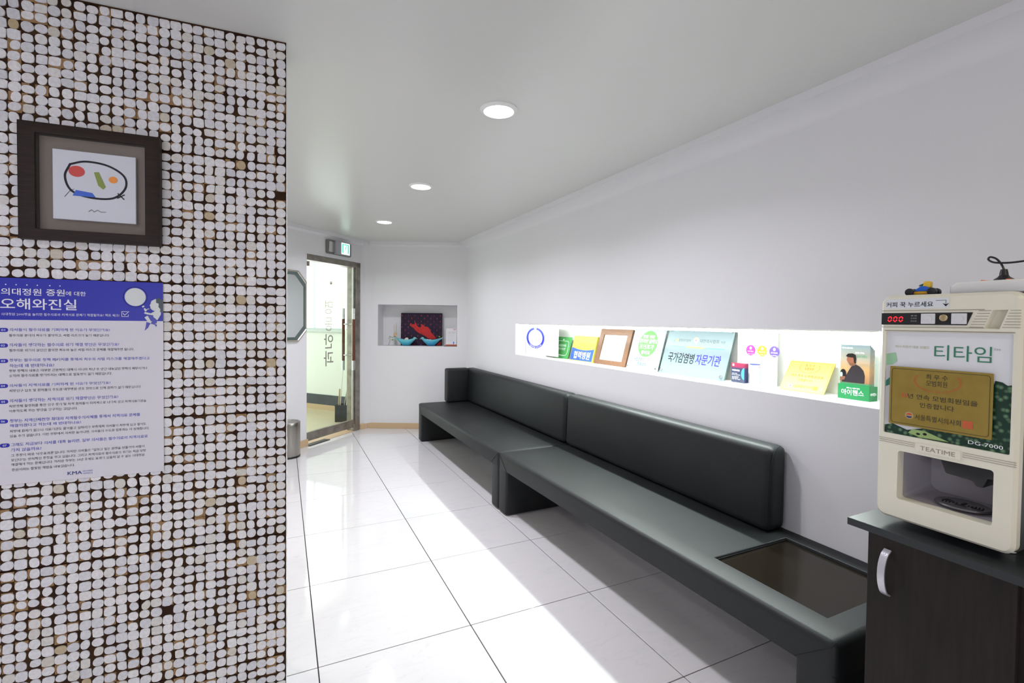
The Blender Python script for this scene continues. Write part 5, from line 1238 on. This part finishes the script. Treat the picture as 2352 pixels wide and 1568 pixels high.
# cartoon: magnifier and kneeling figure
bm = B()
poly(bm, ell(0.2812, 0.544, 0.0265, 0.0275, 36), -0.0005, 0); ring(bm, 0.2812, 0.544, 0.0305, 0.0315, 0.0010, -0.0005, 2, 40)
poly(bm, [(0.2975, 0.516), (0.3025, 0.519), (0.3045, 0.515), (0.2995, 0.512)], -0.0006, 0)
poly(bm, [(0.331, 0.539), (0.322, 0.533), (0.3195, 0.524), (0.3175, 0.519), (0.3195, 0.515), (0.319, 0.510), (0.324, 0.505), (0.335, 0.500), (0.346, 0.503), (0.350, 0.515), (0.348, 0.532), (0.340, 0.540)], -0.0006, 0)    # head
poly(bm, [(0.334, 0.540), (0.343, 0.542), (0.352, 0.536), (0.352, 0.499), (0.344, 0.499), (0.345, 0.508), (0.340, 0.515), (0.341, 0.525), (0.334, 0.528)], -0.0008, 1)   # hair
poly(bm, [(0.305, 0.499), (0.320, 0.495), (0.332, 0.503), (0.347, 0.504), (0.346, 0.490), (0.338, 0.474), (0.325, 0.478), (0.327, 0.488), (0.312, 0.491), (0.303, 0.494)], -0.0007, 0)     # body and arm
poly(bm, [(0.302, 0.509), (0.306, 0.500), (0.311, 0.503), (0.306, 0.511)], -0.0009, 0); poly(bm, [(0.303, 0.505), (0.316, 0.510), (0.3165, 0.508), (0.304, 0.503)], -0.0010, 0)
poly(bm, [(0.314, 0.490), (0.322, 0.488), (0.334, 0.477), (0.336, 0.466), (0.328, 0.460), (0.320, 0.463), (0.324, 0.472), (0.314, 0.484)], -0.0010, 3)      # thigh
poly(bm, [(0.304, 0.482), (0.312, 0.488), (0.324, 0.464), (0.318, 0.461)], -0.0009, 0)
poly(bm, [(0.309, 0.468), (0.320, 0.464), (0.316, 0.458), (0.313, 0.450), (0.304, 0.441), (0.307, 0.452)], -0.0011, 3); poly(bm, [(0.328, 0.462), (0.336, 0.460), (0.334, 0.453)], -0.0011, 3)
for P in ([(0.3195, 0.524), (0.322, 0.5255)], [(0.319, 0.510), (0.322, 0.508), (0.324, 0.510)], [(0.320, 0.495), (0.332, 0.503)], [(0.338, 0.474), (0.346, 0.490)], [(0.312, 0.491), (0.327, 0.488)]): stroke(bm, P, 0.0005, -0.0013, 2)
flat('cartoon_print', bm, [mat('cartoon_paper', (0.66, 0.70, 0.68), 0.4), mat('cartoon_hair', (0.035, 0.06, 0.07), 0.4), M_ink, mat('cartoon_blue', (0.05, 0.055, 0.42), 0.4)], po)

fr = empty('framed_picture', (LW0.x-0.680*LWd.x, LW0.y-0.680*LWd.y-0.001, 1.503), LWr, label='dark walnut box frame with a small square abstract picture on the mosaic wall', cat='picture')
bm = B(); cells(bm, [0, 0.038, 0.294, 0.331], [0, 0.030, 0.300, 0.330], -0.030, 0.0, holes=[(1, 1)]); soft(bm, 0.0018, 2); fin('frame', bm, M_wood, fr, smooth=True)
bm = B(); box(bm, 0.036, 0.296, -0.004, -0.001, 0.028, 0.302); fin('mount', bm, mat('mount_taupe', (0.215, 0.18, 0.145), 0.7, bump=(250, 0.2)), fr)
bm = B(); box(bm, 0.073, 0.269, -0.019, -0.009, 0.063, 0.263, 0.0008, 1); fin('picture_block', bm, mat('tile_white', (0.66, 0.69, 0.74), 0.4), fr)
bm = B(); yb = -0.0193
# plain stand-in drawing: a loose loop and four colour shapes
P = [(0.098+0.148*a, 0.063+0.2*b_) for a, b_ in ((0.10, 0.80), (0.02, 0.62), (0.12, 0.42), (0.42, 0.34), (0.78, 0.36), (0.98, 0.52), (0.96, 0.70), (0.70, 0.83), (0.35, 0.86))]
L_ = spline([(p[0], 0, p[1]) for p in P+[P[0]]], 7); stroke(bm, [(q.x, q.z) for q in L_], 0.0056, yb, 0)
poly(bm, ell(0.128, 0.204, 0.019, 0.016, 24), yb-0.0003, 1); poly(bm, [(0.168, 0.206), (0.180, 0.208), (0.196, 0.166), (0.190, 0.158), (0.178, 0.168)], yb-0.0003, 2); poly(bm, ell(0.214, 0.189, 0.011, 0.010, 20), yb-0.0003, 3)
poly(bm, [(0.118, 0.133), (0.172, 0.133), (0.164, 0.145), (0.126, 0.150)], yb-0.0003, 4)
stroke(bm, [(0.100, 0.128), (0.112, 0.146), (0.122, 0.152)], 0.0012, yb-0.0004, 0); stroke(bm, [(0.225, 0.150), (0.240, 0.134)], 0.003, yb-0.0004, 0); stroke(bm, [(0.224, 0.136), (0.241, 0.148)], 0.003, yb-0.0004, 0)
stroke(bm, [(0.155, 0.090), (0.162, 0.096), (0.168, 0.090), (0.176, 0.096), (0.184, 0.091), (0.196, 0.092)], 0.0012, yb-0.0004, 0)
flat('drawing', bm, [M_ink, M_red, M_green, M_orange, M_blue], fr)
bm = B(); box(bm, 0.037, 0.295, -0.0255, -0.0245, 0.029, 0.301); fin('pane', bm, M_glass, fr)
